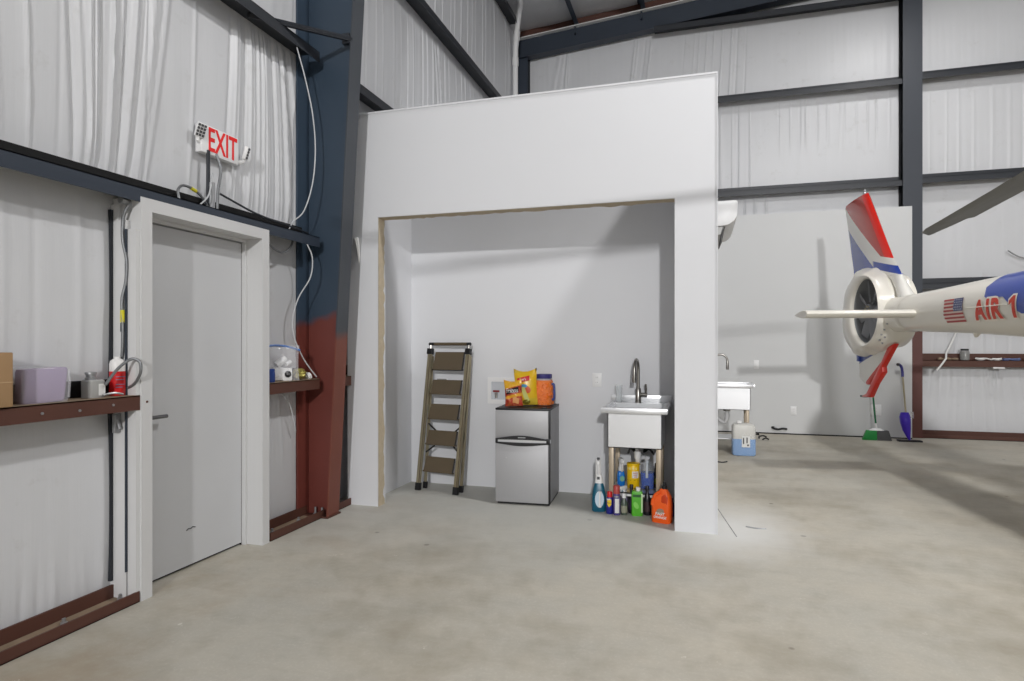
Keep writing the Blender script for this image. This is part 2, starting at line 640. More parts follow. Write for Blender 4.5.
PT = 3.315
wall('wall_front', [(-2.89, 4.755, 0, -2.60, 4.885, PT), (-0.178, 4.755, 0, 0.115, 4.885, PT), (-2.60, 4.755, 2.437, -0.178, 4.885, PT)])
wall('wall_alcove_left', [(-2.89, 4.885, 0, -2.755, 5.72, PT)])
wall('wall_alcove_right', [(-0.178, 4.885, 0, 0.10, 5.72, PT)])
wall('wall_alcove_back', [(-2.89, 5.72, 0, 0.10, 5.85, PT)])
wall('wall_side', [(-0.02, 5.85, 0, 0.10, 10.34, PT)])
wall('ceiling_block', [(-2.89, 5.85, 3.24, -0.02, 10.34, PT)])
wall('wall_panel', [(-0.02, 10.34, 0, 2.93, 10.44, 3.36)], 'panelwall')
wall('trim_5', [(-2.89, 4.748, PT, 0.122, 4.90, PT + 0.014)])            # bead along the top
wall('trim_6', [(0.115, 4.748, 0, 0.122, 4.79, PT)])
# ragged unpainted edges of the opening
rn = random.Random(2)
mb = MB()
zs = [0.0 + 2.437 * i / 60 for i in range(61)]
prev = None
for z in zs:
    e = 0.075 + 0.035 * rn.random()
    cur = [mb.bm.verts.new((-2.597, 4.757, z)), mb.bm.verts.new((-2.597, 4.757 + e, z))]
    if prev:
        mb.face([prev[0], prev[1], cur[1], cur[0]])
    prev = cur
prev = None
for i in range(61):
    x = -2.597 + 2.417 * i / 60
    e = 0.08 + 0.045 * rn.random()
    cur = [mb.bm.verts.new((x, 4.757, 2.434)), mb.bm.verts.new((x, 4.757 + e, 2.434 - 0.004 * rn.random()))]
    if prev:
        mb.face([prev[0], prev[1], cur[1], cur[0]])
    prev = cur
o = mb.build('trim_7', M['rawedge'], smooth=0)
md = o.modifiers.new('thickness', 'SOLIDIFY')
md.thickness = 0.002
struct(o)
# black bead under the back panel and the saw-cut joint in the slab
struct(MB().box(0.12, 10.328, 0.0, 2.93, 10.34, 0.016).build('trim_8', M['blackgap'], smooth=0))


# ------------------------------------------------------------------ steel
def zee(y0, y1, z, m, name, label, x=(-3.05, -2.855), grp='girts on the left wall'):
    """zee girt on the left wall: web lies flat, front lip hangs, back lip stands"""
    o = MB().box(x[0], y0, z - 0.006, x[1], y1, z).box(x[1] - 0.006, y0, z - 0.078, x[1], y1, z).build(name, M[m], smooth=0)
    MB().box(x[0], y0, z, x[0] + 0.035, y1, z + 0.085).build('back_lip', M['blackgap'], o, smooth=0)  # steel lip coloured black, its shadow behind the girt painted in
    if m == 'primer':
        MB().box(x[0] + 0.036, y0, z, x[1] - 0.001, y1, z + 0.0015).build('dusty_top', M['dust'], o, smooth=0)
    return tag(o, label, 'girt', grp)


def bolt_row(parent, pts, d=(1, 0, 0), m='galv'):
    for p in pts:
        MB().cyl(Vector(p), Vector(p) + Vector(d) * 0.005, 0.007, 0.006, 6).build('bolt', M[m], parent)


g = zee(0.4, 2.640, 1.097, 'primer', 'girt', 'rust-brown shelf-like girt left of the grey door, with a purple package on it')
bolt_row(g, [(-2.855, 2.12, 1.055), (-2.855, 2.30, 1.05), (-2.855, 2.48, 1.06)])
zee(3.682, 4.29, 1.097, 'primer', 'girt', 'short rust-brown girt between grey door and two-tone column, with a zip bag on it')
zee(0.4, 4.29, 2.205, 'navy', 'girt', 'navy girt running over the grey door, right under the exit sign')
zee(0.4, 4.29, 3.655, 'dark', 'girt', 'dark girt high at top left, ending at the two-tone column beside a brace')
zee(4.41, 10.45, 1.097, 'primer', 'girt', 'rust-brown girt glimpsed in the slit between column and white partition')
zee(4.41, 10.45, 2.205, 'navy', 'girt', 'navy girt hidden behind the white partition on the left wall')
zee(4.41, 10.05, 3.655, 'dark', 'girt', 'dark girt on left wall just over the top left of the white partition')
zee(4.41, 10.05, 5.09, 'dark', 'girt', 'dark girt on left wall, second one up over the white partition')
zee(0.4, 4.29, 5.09, 'dark', 'girt', 'dark girt above the frame, left of the two-tone column')
zee(-1.0, 10.04, 6.70, 'dark', 'eave_strut', 'dark eave beam where left wall meets the roof, beside the white pipe', (-3.05, -2.87), None)['category'] = 'beam'


def zee_back(x0, x1, z, m, label, h=0.085, yf=10.50):
    o = MB().box(x0, yf, z - 0.006, x1, 10.70, z).box(x0, yf, z - h, x1, yf + 0.007, z).box(x0, 10.665, z, x1, 10.70, z + h).build('girt', M[m], smooth=0)
    return tag(o, label, 'girt', 'girts on the back wall')


zee_back(-0.72, 2.86, 6.525, 'dark', 'topmost dark girt on back wall, just under the sloping rafter', 0.09, 10.43)
zee_back(-2.85, 2.86, 5.28, 'dark', 'dark girt on back wall level with top of white partition, left of tall column')
zee_back(-2.85, 2.86, 3.785, 'dark', 'dark girt on back wall right above the white wall panel')
zee_back(3.08, 9.2, 6.90, 'dark', 'dark girt on back wall beyond the frame, right of tall column')
zee_back(3.08, 9.2, 5.32, 'dark', 'dark girt at top right of back wall, right of tall column')
zee_back(3.08, 9.2, 3.80, 'dark', 'dark girt on back wall right of tall column, ending behind the rotor blade')
zee_back(3.08, 9.2, 2.255, 'dark', 'dark girt on back wall close above the helicopter tail boom')
zee_back(3.08, 9.2, 1.135, 'primer', 'rust-brown shelf girt on back wall below the tail boom, with jar on it', 0.095)

# the big tapered column: plates
col = thing('steel_column', 'big tapered steel column beside the door, navy above and rust-red primer below', 'column', (0, 0, 0))
CY0, CY1, CYM = 4.315, 4.475, 4.395
fx = lambda z: -2.812 + 0.0567 * z
MB().prism([(-3.04, 0.012), (fx(0), 0.012), (fx(6.9) - 0.0, 6.9), (-3.04, 6.9)], (0, CYM + 0.005, 0), (1, 0, 0), (0, 0, 1), 0.010).build('web', M['web'], col, smooth=0)
MB().box(-3.035, CY0 - 0.075, 0.012, -3.02, CY1 + 0.075, 6.9).build('outer_flange', M['web'], col, smooth=0)
MB().prism([(fx(0), 0.012), (fx(0) + 0.012, 0.012), (fx(6.7) + 0.012, 6.7), (fx(6.7), 6.7)], (0, CY1, 0), (1, 0, 0), (0, 0, 1), CY1 - CY0).build('inner_flange', M['flange'], col, smooth=0)
MB().box(-3.05, CY0 - 0.012, 0.0, -2.79, CY1 + 0.012, 0.012).build('base_plate', M['primer'], col, smooth=0)
for (x, y) in ((-2.93, 4.345), (-2.87, 4.345), (-2.93, 4.445)):
    MB().cyl((x, y, 0.012), (x, y, 0.075), 0.009, seg=8).lathe([(0.018, 0.0), (0.018, 0.016), (0.0, 0.016)], (x, y, 0.012), 6).build('anchor_bolt', M['galv'], col)
MB().tube([(fx(3.75), 4.33, 3.74), (-2.97, 3.62, 3.63)], 0.021, 6).build('flange_brace', M['dark'], col)
MB().tube([(fx(3.75), 4.46, 3.74), (-2.90, 4.93, 3.64)], 0.016, 6).build('flange_brace', M['dark'], col)
MB().box(fx(3.7) - 0.06, 4.30, 3.70, fx(3.7) + 0.0, 4.335, 3.78).build('brace_clip', M['dark'], col, smooth=0)

# end-wall column, H section
wc = thing('steel_column', 'tall slim steel column on back wall behind the tail fin, dark above and rust-red below', 'column', (2.975, 10.47, 0))
MB().box(-0.125, 0, 0.01, 0.125, 0.012, 7.2).build('front_flange', M['wind'], wc, smooth=0)
MB().box(-0.006, 0.012, 0.01, 0.006, 0.2, 7.2).build('web', M['windshade'], wc, smooth=0)
MB().box(-0.125, 0.2, 0.01, 0.125, 0.212, 7.2).build('back_flange', M['windshade'], wc, smooth=0)
MB().box(-0.15, -0.005, 0, 0.15, 0.22, 0.01).build('base_plate', M['primer'], wc, smooth=0)
cc = thing('steel_column', 'short visible dark corner column above the white partition beside the white pipe', 'column', (-2.945, 10.5, 0))
MB().box(-0.09, 0, 0.01, 0.09, 0.01, 6.35).build('front_flange', M['navy'], cc, smooth=0)
MB().box(-0.005, 0.01, 0.01, 0.005, 0.15, 6.35).build('web', M['dark'], cc, smooth=0)
MB().box(-0.09, 0.15, 0.01, 0.09, 0.16, 6.35).build('back_flange', M['dark'], cc, smooth=0)
bolt_row(cc, [(0.1, 10.49 - 10.5, 6.18), (0.1, 10.49 - 10.5, 6.1)], (0, -1, 0), 'dark')

# sloping end rafter: I section
ra = thing('roof_rafter', 'navy sloping roof rafter along the top of the back wall', 'beam', (0, 0, 0))
zr = lambda x: 6.325 + 0.083 * (x + 2.85)


def slope_box(x0, x1, y0, y1, a, b, name, m):
    MB().prism([(x0, zr(x0) + a), (x1, zr(x1) + a), (x1, zr(x1) + b), (x0, zr(x0) + b)], (0, y1, 0), (1, 0, 0), (0, 0, 1), y1 - y0).build(name, M[m], ra, smooth=0)


slope_box(-3.04, 16.0, 10.44, 10.62, 0.0, 0.012, 'bottom_flange', 'navy')
slope_box(-3.04, 16.0, 10.525, 10.535, 0.012, 0.335, 'web', 'navy')
slope_box(-3.04, 16.0, 10.44, 10.62, 0.335, 0.347, 'top_flange', 'label')
slope_box(-3.04, 16.0, 10.60, 10.69, 0.40, 0.53, 'rake_angle', 'primer')
for i, x in enumerate((-2.02, -0.92, 0.5, 1.9, 3.3, 4.7, 6.1)):
    z = ROOF(x)
    o = MB().box(x - 0.003, -6, z - 0.2, x + 0.003, 10.66, z).box(x, -6, z - 0.2, x + 0.07, 10.66, z - 0.193).box(x - 0.07, -6, z - 0.03, x, 10.66, z - 0.024).build('roof_purlin', M['navy'], smooth=0)
    tag(o, ['navy roof purlin nearest the corner pipe, meeting the sloping rafter', 'second navy roof purlin from the corner pipe', 'third navy roof purlin from the corner pipe', 'fourth navy roof purlin from the corner pipe',
            'fifth navy roof purlin from the corner pipe', 'sixth navy roof purlin from the corner pipe', 'seventh navy roof purlin from the corner pipe'][i], 'purlin', 'roof purlins')
    MB().box(x - 0.012, 10.46, z - 0.34, x + 0.012, 10.52, z - 0.2).build('web_stiffener', M['navy'], o, smooth=0)

pp = thing('drain_pipe', 'white plastic pipe with a slight bend running up the far left corner', 'pipe', (-2.96, 10.1, 0))
MB().tube([(0, 0, 3.3), (0, 0, 6.15), (0.01, -0.02, 6.30), (0.065, -0.12, 6.56), (0.14, -0.26, 6.76), (0.22, -0.45, 6.80), (0.25, -0.62, 6.81)], 0.044, 14).build('pipe_run', M['white'], pp)
MB().cyl((0, 0, 6.02), (0, 0, 6.16), 0.053, seg=14).build('coupling', M['white'], pp)
MB().cyl((0.03, -0.05, 6.42), (0.055, -0.085, 6.55), 0.053, seg=14).build('coupling', M['white'], pp)

for i, (x, y, z, w) in enumerate(BAYS):         # lamp housings over the lights
    hb = thing('high_bay_lamp', 'round high-bay lamp hung from roof, ' + ['above the helicopter tail', 'beside the rotor hub', 'first in front of the nose', 'second in front of the nose', 'in right bay by back wall', 'at front of right bay'][i], 'lamp', (x, y, z), 0, 'high-bay lamps')
    MB().lathe([(0.24, 0.0), (0.235, 0.05), (0.12, 0.12), (0.10, 0.26), (0.0, 0.26)], (0, 0, 0), 24).build('housing', M['black'], hb)
    MB().cyl((0, 0, 0.26), (0, 0, ROOF(x) - z - 0.02), 0.008, seg=6).build('hanger', M['galv'], hb)

fl_ = thing('flood_lamp', 'flood lamp on a post over the hangar door behind the camera', 'lamp', FLOOD)
MB().cyl((-0.02, -0.12, 0.02), (-0.008, -0.012, 0.002), 0.2, 0.27, 20).build('housing', M['black'], fl_)
MB().tube([(0, -0.12, 0.02), (0, -0.2, 0.2), (0, -0.2, 1.3)], 0.02, 8).build('bracket', M['galv'], fl_)

# ------------------------------------------------------------------ door
dr = thing('door_1', '', 'door', (-2.95, 3.16, 0))
del dr['label'], dr['category']
struct(dr)
L = lambda x, y, z: (x + 2.95, y - 3.16, z)


def lbox(mb, a, b, bev=0):
    return mb.box(*L(*a), *L(*b), bev)


f = MB()
for (y0, y1, z0, z1) in ((2.642, 2.712, 0, 2.155), (3.61, 3.68, 0, 2.155), (2.712, 3.61, 2.085, 2.155)):
    lbox(f, (-2.975, y0, z0), (-2.848, y1, z1))
for (y0, y1, z0, z1) in ((2.642, 2.732, 0, 2.155), (3.59, 3.68, 0, 2.155), (2.732, 3.59, 2.063, 2.155)):   # stop rebate
    lbox(f, (-3.06, y0, z0), (-2.972, y1, z1))
f.build('frame', M['doorframe'], dr, smooth=0)
lbox(MB(), (-3.035, 2.738, 0.016), (-3.0, 3.584, 2.055)).build('door_leaf', M['doorslab'], dr, smooth=0)
lbox(MB(), (-3.05, 2.732, 0.001), (-3.02, 3.59, 0.016)).build('sweep', M['blackgap'], dr, smooth=0)
g = MB()
lbox(g, (-3.045, 3.584, 0.0), (-3.002, 3.59, 2.06))
g.build('gap_seal', M['blackgap'], dr, smooth=0)
h = MB().cyl(L(-3.0, 2.79, 0.955), L(-2.992, 2.79, 0.955), 0.03, seg=18)
h.tube([L(-3.0, 2.79, 0.955), L(-2.955, 2.79, 0.955), L(-2.945, 2.80, 0.955), L(-2.945, 2.905, 0.955)], 0.011, 8)
h.build('lever_handle', mat('dark_satin_metal', rgb(110, 110, 112), 0.35, 0.7), dr)
MB().tube([L(-2.999, 3.105, 0.232), L(-2.999, 3.12, 0.240), L(-2.999, 3.14, 0.236), L(-2.999, 3.155, 0.243), L(-2.999, 3.175, 0.236)], 0.0035, 6).build('scuff_mark', M['fridgeside'], dr)
bolt_row(dr, [L(-2.849, 2.677, 1.06)], m='primer')

# framed jamb stud beside the door and black edge strip of the wall
js = MB().box(-3.05, 2.625, 0.0, -2.985, 2.64, 2.12).build('jamb_stud', M['doorframe'], smooth=0)
tag(js, 'pale steel stud standing against the left side of the grey door frame', 'stud')
MB().box(-2.985, 2.615, 0.0, -2.922, 2.64, 2.03).build('channel', M['doorframe'], js, smooth=0)
MB().box(-2.921, 2.606, 0.16, -2.915, 2.6425, 1.98).build('joint', M['navy'], js, smooth=0)
MB().box(-2.914, 2.618, 0.03, -2.858, 2.6415, 1.98).build('channel', M['doorframe'], js, smooth=0)
struct(MB().box(-3.05, 2.607, 0.1, -3.02, 2.624, 2.09).build('trim_9', M['dark'], smooth=0))

# ------------------------------------------------------------------ exit sign
ex = thing('exit_sign', 'white exit sign with red letters and two emergency lamp heads on the left wall', 'sign', (-2.97, 3.36, 2.57))
MB().box(-0.05, -0.165, 0.0, 0.0, 0.165, 0.18, 0.006).build('housing', M['white'], ex)
t = thicken(text_bm('EXIT', 0.150, 0.014, 0.60), 0.002)
mb = MB()
mb.absorb(t, lambda c: Vector((0.0005 + c.z, c.x + 0.02, c.y + 0.095)))
mb.build('lettering', M['exitred'], ex, smooth=0)
for s, y, z in ((-1, -0.18, 0.125), (1, 0.225, 0.10)):
    rot = Matrix.Rotation(0.35, 3, 'Y') @ Matrix.Rotation(-0.5 if s < 0 else 0.55, 3, 'Z')
    hd = MB()
    hd.box(-0.005, y - 0.029, z - 0.044, 0.02, y + 0.029, z + 0.044, 0.005, rot)
    hd.tube([(-0.02, y - s * 0.03, z - 0.07), (-0.015, y, z - 0.055), (-0.01, y, z - 0.03)], 0.014, 8)
    hd.tube([(-0.02, y - s * 0.055, z - 0.075), (-0.02, y - s * 0.02, z - 0.07)], 0.012, 8)
    hd = hd.build('lamp_head', M['white'], ex)
    gr = MB()
    for i in range(3):
        for j in range(4):
            p = rot @ Vector((0.015, -0.018 + 0.018 * i, -0.03 + 0.02 * j)) + Vector((0.007, y, z))
            gr.box(p.x - 0.002, p.y - 0.0065, p.z - 0.0075, p.x + 0.002, p.y + 0.0065, p.z + 0.0075, 0, rot)
    gr.build('led_grid', M['fridgeside'], hd, smooth=0)
t = thing('conduit', 'pair of short conduits rising from the navy girt to the exit sign', 'conduit', (-2.97, 3.25, 2.2))
MB().tube([(0.0, 0.0, 0.0), (0, 0, 0.2), (0, 0.0, 0.39)], 0.012, 10).build('rigid_conduit', M['dark'], t)
MB().tube([(0.03, 0.045, 0.0), (0.03, 0.05, 0.14), (0.03, 0.075, 0.28), (0.0, 0.07, 0.385)], 0.009, 8, 6).build('flexible_conduit', M['flexgrey'], t)
MB().cyl((0.012, 0.018, -0.02), (0.012, 0.018, 0.19), 0.019, seg=10).build('sleeve', M['galv'], t)
o = MB().tube([(-2.90, 2.95, 2.21), (-2.92, 2.96, 2.27), (-2.95, 3.03, 2.315), (-2.95, 3.11, 2.31), (-2.95, 3.18, 2.275), (-2.95, 3.23, 2.22)], 0.008, 8, 6).build('cable_loop', M['flexgrey'])
tag(o, 'grey cable looping over the navy girt just left of the exit sign conduits', 'cable')
MB().cyl((-2.95, 3.09, 2.313), (-2.95, 3.13, 2.303), 0.011, seg=8).build('tape_band', M['yellowtag'], o)
o = MB().tube([(-2.95, 3.14, 2.21), (-2.93, 3.2, 2.28), (-2.95, 3.25, 2.36), (-2.95, 3.27, 2.45)], 0.0048, 8, 6).build('cable', M['cable'])
tag(o, 'pale cable crossing up to the bottom of the exit sign', 'cable')
o = MB().tube([(-2.94, 3.32, 2.33), (-2.92, 3.45, 2.295), (-2.91, 3.6, 2.265), (-2.89, 3.75, 2.245), (-2.88, 3.95, 2.235), (-2.90, 4.2, 2.225)], 0.007, 8, 6).build('cable', M['dark'])
tag(o, 'dark cable lying along the navy girt right of the exit sign', 'cable')

# cable down the big column
o = MB().tube([(-2.87, 4.02, 3.575), (-2.85, 4.10, 3.36), (-2.83, 4.16, 3.12), (-2.82, 4.18, 2.86), (-2.83, 4.16, 2.6), (-2.87, 4.11, 2.38), (-2.93, 4.06, 2.29), (-2.96, 4.04, 2.215)], 0.0048, 8, 6).build('cable', M['cable'])
tag(o, 'white cable hanging down the navy part of the big column', 'cable')
o = MB().tube([(-2.86, 4.13, 2.13), (-2.84, 4.17, 2.03), (-2.85, 4.16, 1.88), (-2.92, 4.11, 1.72), (-2.95, 4.08, 1.56), (-2.95, 4.10, 1.42), (-2.92, 4.18, 1.25), (-2.89, 4.30, 1.112)], 0.0048, 8, 6).build('cable', M['cable'])
tag(o, 'white cable dropping from the navy girt to the short rust-brown girt', 'cable')
o = MB().tube([(-2.93, 3.72, 2.15), (-2.92, 3.80, 2.06), (-2.92, 3.93, 2.04), (-2.92, 4.02, 2.10), (-2.92, 4.05, 2.19)], 0.008, 8, 6).build('cable_loop', M['flexgrey'])
tag(o, 'grey cable loop sagging under the navy girt by the door corner', 'cable')
o = MB().tube([(-2.98, 4.0, 1.0), (-2.97, 4.08, 0.9), (-2.98, 4.16, 0.7)], 0.004, 6, 5).build('cable', M['cable'])
tag(o, 'thin white wire hanging under the short rust-brown girt', 'cable')
o = MB().tube([(-2.80, 4.735, 2.27), (-2.79, 4.745, 2.21), (-2.775, 4.738, 2.13), (-2.772, 4.74, 2.06)], [0.022, 0.018, 0.012, 0.003], 6).build('paper_scrap', M['label'])
tag(o, 'torn white paper scrap at the partition edge beside the big column', 'paper')

# ------------------------------------------------------------------ things on the left shelf girt (top face z = 1.097)
SZ = 1.0986
bx = thing('cardboard_box', 'plain brown cardboard box cut off at left edge, on the rust-brown girt', 'box', (-2.955, 1.795, SZ))
MB().box(-0.10, -0.2, 0, 0.115, 0.19, 0.235, 0.004).build('carton', M['card'], bx)
MB().box(-0.02, -0.2, 0.2345, 0.03, 0.19, 0.2365).box(0.1145, -0.2, 0.105, 0.1165, 0.19, 0.109).build('tape', M['cardlight'], bx, smooth=0)
pk = thing('wrapped_package', 'lilac paper package in clear film on the rust-brown girt beside the cardboard box', 'package', (-2.935, 2.165, SZ), -0.25)
mb = MB()
mb.rounded(0, 0, 0.002, 0.158, 0.105, 0.172, 0.012, ((0, 0.93), (0.06, 1.0), (0.5, 0.99), (0.93, 1.02), (1, 0.97)), 4, lambda p: p + Vector((0, 0.012 * math.sin(p.z * 9), 0.004 * math.sin(p.y * 22))))
mb.build('paper_wrap', M['purple'], pk)
mb = MB()
mb.rounded(0, 0.004, 0.0, 0.164, 0.116, 0.196, 0.015, ((0, 0.96), (0.1, 1.0), (0.6, 1.02), (0.95, 0.99), (1, 0.9)), 4)
mb.tube([(0.05, 0.10, 0.15), (0.053, 0.104, 0.09), (0.052, 0.10, 0.02)], 0.005, 5)
mb.build('clear_film', M['film'], pk)
sb = thing('glue_bottle', 'small square clear bottle with white label on girt between purple package and spray can', 'bottle', (-2.94, 2.44, SZ))
clr = mat('cloudy_clear_plastic', rgb(186, 186, 184), 0.15, alpha=0.8)
MB().rounded(0, 0, 0, 0.092, 0.07, 0.085, 0.012, ((0, 0.95), (0.05, 1), (0.92, 1), (1, 0.85))).build('body', clr, sb)
MB().lathe([(0.026, 0), (0.026, 0.012), (0.022, 0.014), (0.022, 0.026), (0.026, 0.028), (0.026, 0.04), (0, 0.042)], (0, -0.012, 0.09), 16).build('cap', M['galv'], sb)
MB().box(0.0345, 0.002, 0.012, 0.0365, 0.038, 0.07).build('label', M['label'], sb, smooth=0)
sc = thing('spray_can', 'red and white spray can standing on the rust-brown girt beside the door frame', 'can', (-2.945, 2.583, SZ))
MB().lathe([(0.036, 0), (0.0375, 0.004), (0.0375, 0.128)], (0, 0, 0), 24).build('red_wrap', M['red'], sc)
MB().lathe([(0.0375, 0.128), (0.0375, 0.165), (0.033, 0.182), (0.022, 0.192), (0.015, 0.195), (0.015, 0.205), (0.0, 0.206)], (0, 0, 0), 24).build('white_top', M['canwhite'], sc)
mb = MB()
for i, (z, w) in enumerate(((0.10, 0.05), (0.085, 0.04), (0.06, 0.045), (0.045, 0.03))):
    pts = [(0.0382 * math.cos(a), 0.0382 * math.sin(a), z) for a in [-0.9 + w / 0.0375 * k / 5 for k in range(6)]]
    mb.tube(pts, 0.0022, 4)
mb.build('print_lines', M['purple'], sc)
cd = thing('conduit', 'grey flexible conduit dropping beside the door frame to a loop behind the spray can', 'conduit', (-2.935, 2.592, 1.1))
MB().tube([(0.03, 0.02, 1.0), (0.015, 0.015, 0.97), (0.0, 0.015, 0.92), (0.0, 0.015, 0.82), (0.02, 0.02, 0.71), (0.015, 0.02, 0.60), (0.0, 0.01, 0.50), (0.005, 0.01, 0.36), (-0.005, 0.015, 0.21), (-0.04, 0.025, 0.15)], 0.0085, 8, 6).build('upper_run', M['flexgrey'], cd)
MB().cyl((0.002, 0.012, 0.385), (0.002, 0.012, 0.45), 0.012, seg=8).build('yellow_band', M['yellowtag'], cd)
MB().cyl((0.001, 0.012, 0.335), (0.002, 0.012, 0.382), 0.011, seg=8).build('dark_band', M['navy'], cd)
MB().tube([(0.045, -0.125, 0.063), (0.06, -0.07, 0.14), (0.08, -0.01, 0.19), (0.115, 0.012, 0.178), (0.12, 0.016, 0.13), (0.095, 0.02, 0.085), (0.055, 0.024, 0.05), (0.0, 0.03, 0.03)], 0.008, 8, 6).build('loop', M['flexgrey'], cd)
MB().tube([(0.0, 0.0, 1.035), (0.0, 0.05, 1.03), (0.02, 0.075, 1.0)], 0.02, 8).build('connector', M['galv'], cd)
o = MB().box(-2.975, 2.577, 0.90, -2.955, 2.612, 1.0, 0.003).cyl((-2.955, 2.595, 0.97), (-2.94, 2.595, 0.92), 0.008, seg=8).build('toggle_latch', M['galv'])
tag(o, 'small metal latch on the stud just below the rust-brown girt by the door', 'latch')
o = MB().tube([(-2.90, 2.46, SZ + 0.012), (-2.88, 2.51, SZ + 0.02), (-2.87, 2.55, SZ + 0.011)], 0.006, 6, 4).build('hose_nozzle', M['galv'])
tag(o, 'short metal nozzle lying at the foot of the red spray can', 'nozzle')

# ------------------------------------------------------------------ things on the short girt
zb = thing('zip_bag', 'clear zip bag with blue seal holding white parts on the short rust-brown girt', 'bag', (-2.945, 3.94, SZ))


def bag_shell(w, h, d, crimp=0.0, nu=12, nv=16, wr=0.003, seed=1, lean=0.0):
    """pillow bag standing on its lower edge: returns MB and the front-surface function (u, v in -1..1)"""
    rn = random.Random(seed)
    wv = [(rn.uniform(4, 11), rn.uniform(4, 11), rn.uniform(0, 6), rn.uniform(0.4, 1)) for _ in range(5)]

    def surf(u, v, side):
        prof = max(0.0, 1 - u * u) ** 0.55 * max(0.0, 1 - abs(v) ** 3.2) ** 0.7
        wn = sum(a * math.sin(p * u + q * v + r) for p, q, r, a in wv) * wr * (0.3 + prof)
        y = side * (d / 2 * prof + (wn if side < 0 else 0) + 0.001)
        pinch = 1 - 0.07 * math.cos(v * PI / 2) * (abs(u) > 0.5)
        zz = (v + 1) / 2 * h
        return Vector((u * w / 2 * pinch, y + lean * zz, zz + (crimp * u * u if v > 0.9 else 0)))

    mb = MB()
    for side in (-1, 1):
        g = [[mb.bm.verts.new(surf(-1 + 2 * i / nu, -1 + 2 * j / nv, side)) for i in range(nu + 1)] for j in range(nv + 1)]
        for a, b in zip(g, g[1:]):
            for i in range(nu):
                mb.face([a[i], a[i + 1], b[i + 1], b[i]])
    bmesh.ops.remove_doubles(mb.bm, verts=mb.bm.verts[:], dist=0.0025)
    return mb, surf


def turn(mb, rz, off=(0, 0, 0)):
    bmesh.ops.transform(mb.bm, matrix=Matrix.Translation(off) @ Matrix.Rotation(rz, 4, 'Z'), verts=mb.bm.verts)
    return mb


b_, sf = bag_shell(0.28, 0.26, 0.07, seed=4, wr=0.006)
turn(b_, PI / 2 - 0.5).build('pouch', M['film'], zb, smooth=70)
mb = MB()
mb.tube([(-0.135, -0.004, 0.248), (-0.05, -0.004, 0.262), (0.05, -0.004, 0.25), (0.14, -0.004, 0.225)], 0.009, 6, 4)
turn(mb, PI / 2 - 0.5).build('blue_seal', mat('blue_zip', rgb(72, 112, 176), 0.4), zb)
mb = MB()
mb.box(-0.06, -0.022, 0.005, 0.01, 0.02, 0.10, 0.008).box(0.0, -0.03, 0.0, 0.07, 0.01, 0.095, 0.006)
mb.cyl((-0.04, 0.0, 0.115), (0.03, 0.0, 0.165), 0.026, seg=10).cyl((0.03, -0.01, 0.12), (0.07, 0.0, 0.14), 0.016, seg=10)
turn(mb, PI / 2 - 0.5).build('white_parts', M['white'], zb)
mb = MB().cyl((0.035, -0.036, 0.05), (0.035, -0.026, 0.05), 0.024, seg=16)
turn(mb, PI / 2 - 0.5).build('black_knob', M['black'], zb)
o = MB().lathe([(0.036, 0), (0.038, 0.004), (0.038, 0.07), (0.034, 0.074), (0.036, 0.076), (0.036, 0.095), (0, 0.096)], (0, 0, 0), 20).build('jar', mat('blue_jar_plastic', rgb(44, 70, 140), 0.35), loc=(-2.92, 3.775, SZ))
tag(o, 'small blue jar half hidden by the door frame on the short rust-brown girt', 'jar')
rn = random.Random(9)
mb = MB()
bmesh.ops.create_icosphere(mb.bm, subdivisions=3, radius=0.05)
for v in mb.bm.verts:
    v.co *= rn.uniform(0.78, 1.12)
    v.co.z = max(v.co.z * 0.9 + 0.042, 0)
    v.co.y *= 1.3
o = mb.build('crumpled_foil', mat('gold_foil', rgb(178, 168, 92), 0.3, 0.55), smooth=20, loc=(-2.93, 4.13, SZ))
tag(o, 'crumpled gold foil lump beside the zip bag on the short girt', 'foil')
mb = MB()
bmesh.ops.create_icosphere(mb.bm, subdivisions=3, radius=0.028)
for v in mb.bm.verts:
    v.co *= rn.uniform(0.75, 1.15)
    v.co.z = max(v.co.z + 0.02, 0)
o = mb.build('crumpled_tissue', M['label'], smooth=20, loc=(-2.92, 4.235, SZ))
tag(o, 'crumpled white tissue at column end of the short rust-brown girt', 'tissue')

# ------------------------------------------------------------------ wall plates and boxes
def plate(name, label, cat, x, y, z, w, h, kind):
    o = thing(name, label, cat, (x, y, z))
    MB().box(-w / 2, -0.006, -h / 2, w / 2, 0, h / 2, 0.002).build('cover_plate', M['white'], o)
    if kind == 'outlet':
        for s in (-1, 1):
            b = MB().rounded(0, 0, -0.006, -0.0095, 0.034, 0.029, 0.01, ((0, 1), (1, 0.95)), 4, lambda p, s=s: Vector((p.x, p.z, p.y + s * 0.022))).build('receptacle', M['white'], o)
            MB().box(-0.008, -0.0105, s * 0.022 - 0.004, -0.006, -0.009, s * 0.022 + 0.006).box(0.006, -0.0105, s * 0.022 - 0.004, 0.008, -0.009, s * 0.022 + 0.006).build('slots', M['black'], b, smooth=0)
    else:
        MB().box(-0.017, -0.010, -0.034, 0.017, -0.006, 0.034, 0.002).build('rocker', M['white'], o)
    return o


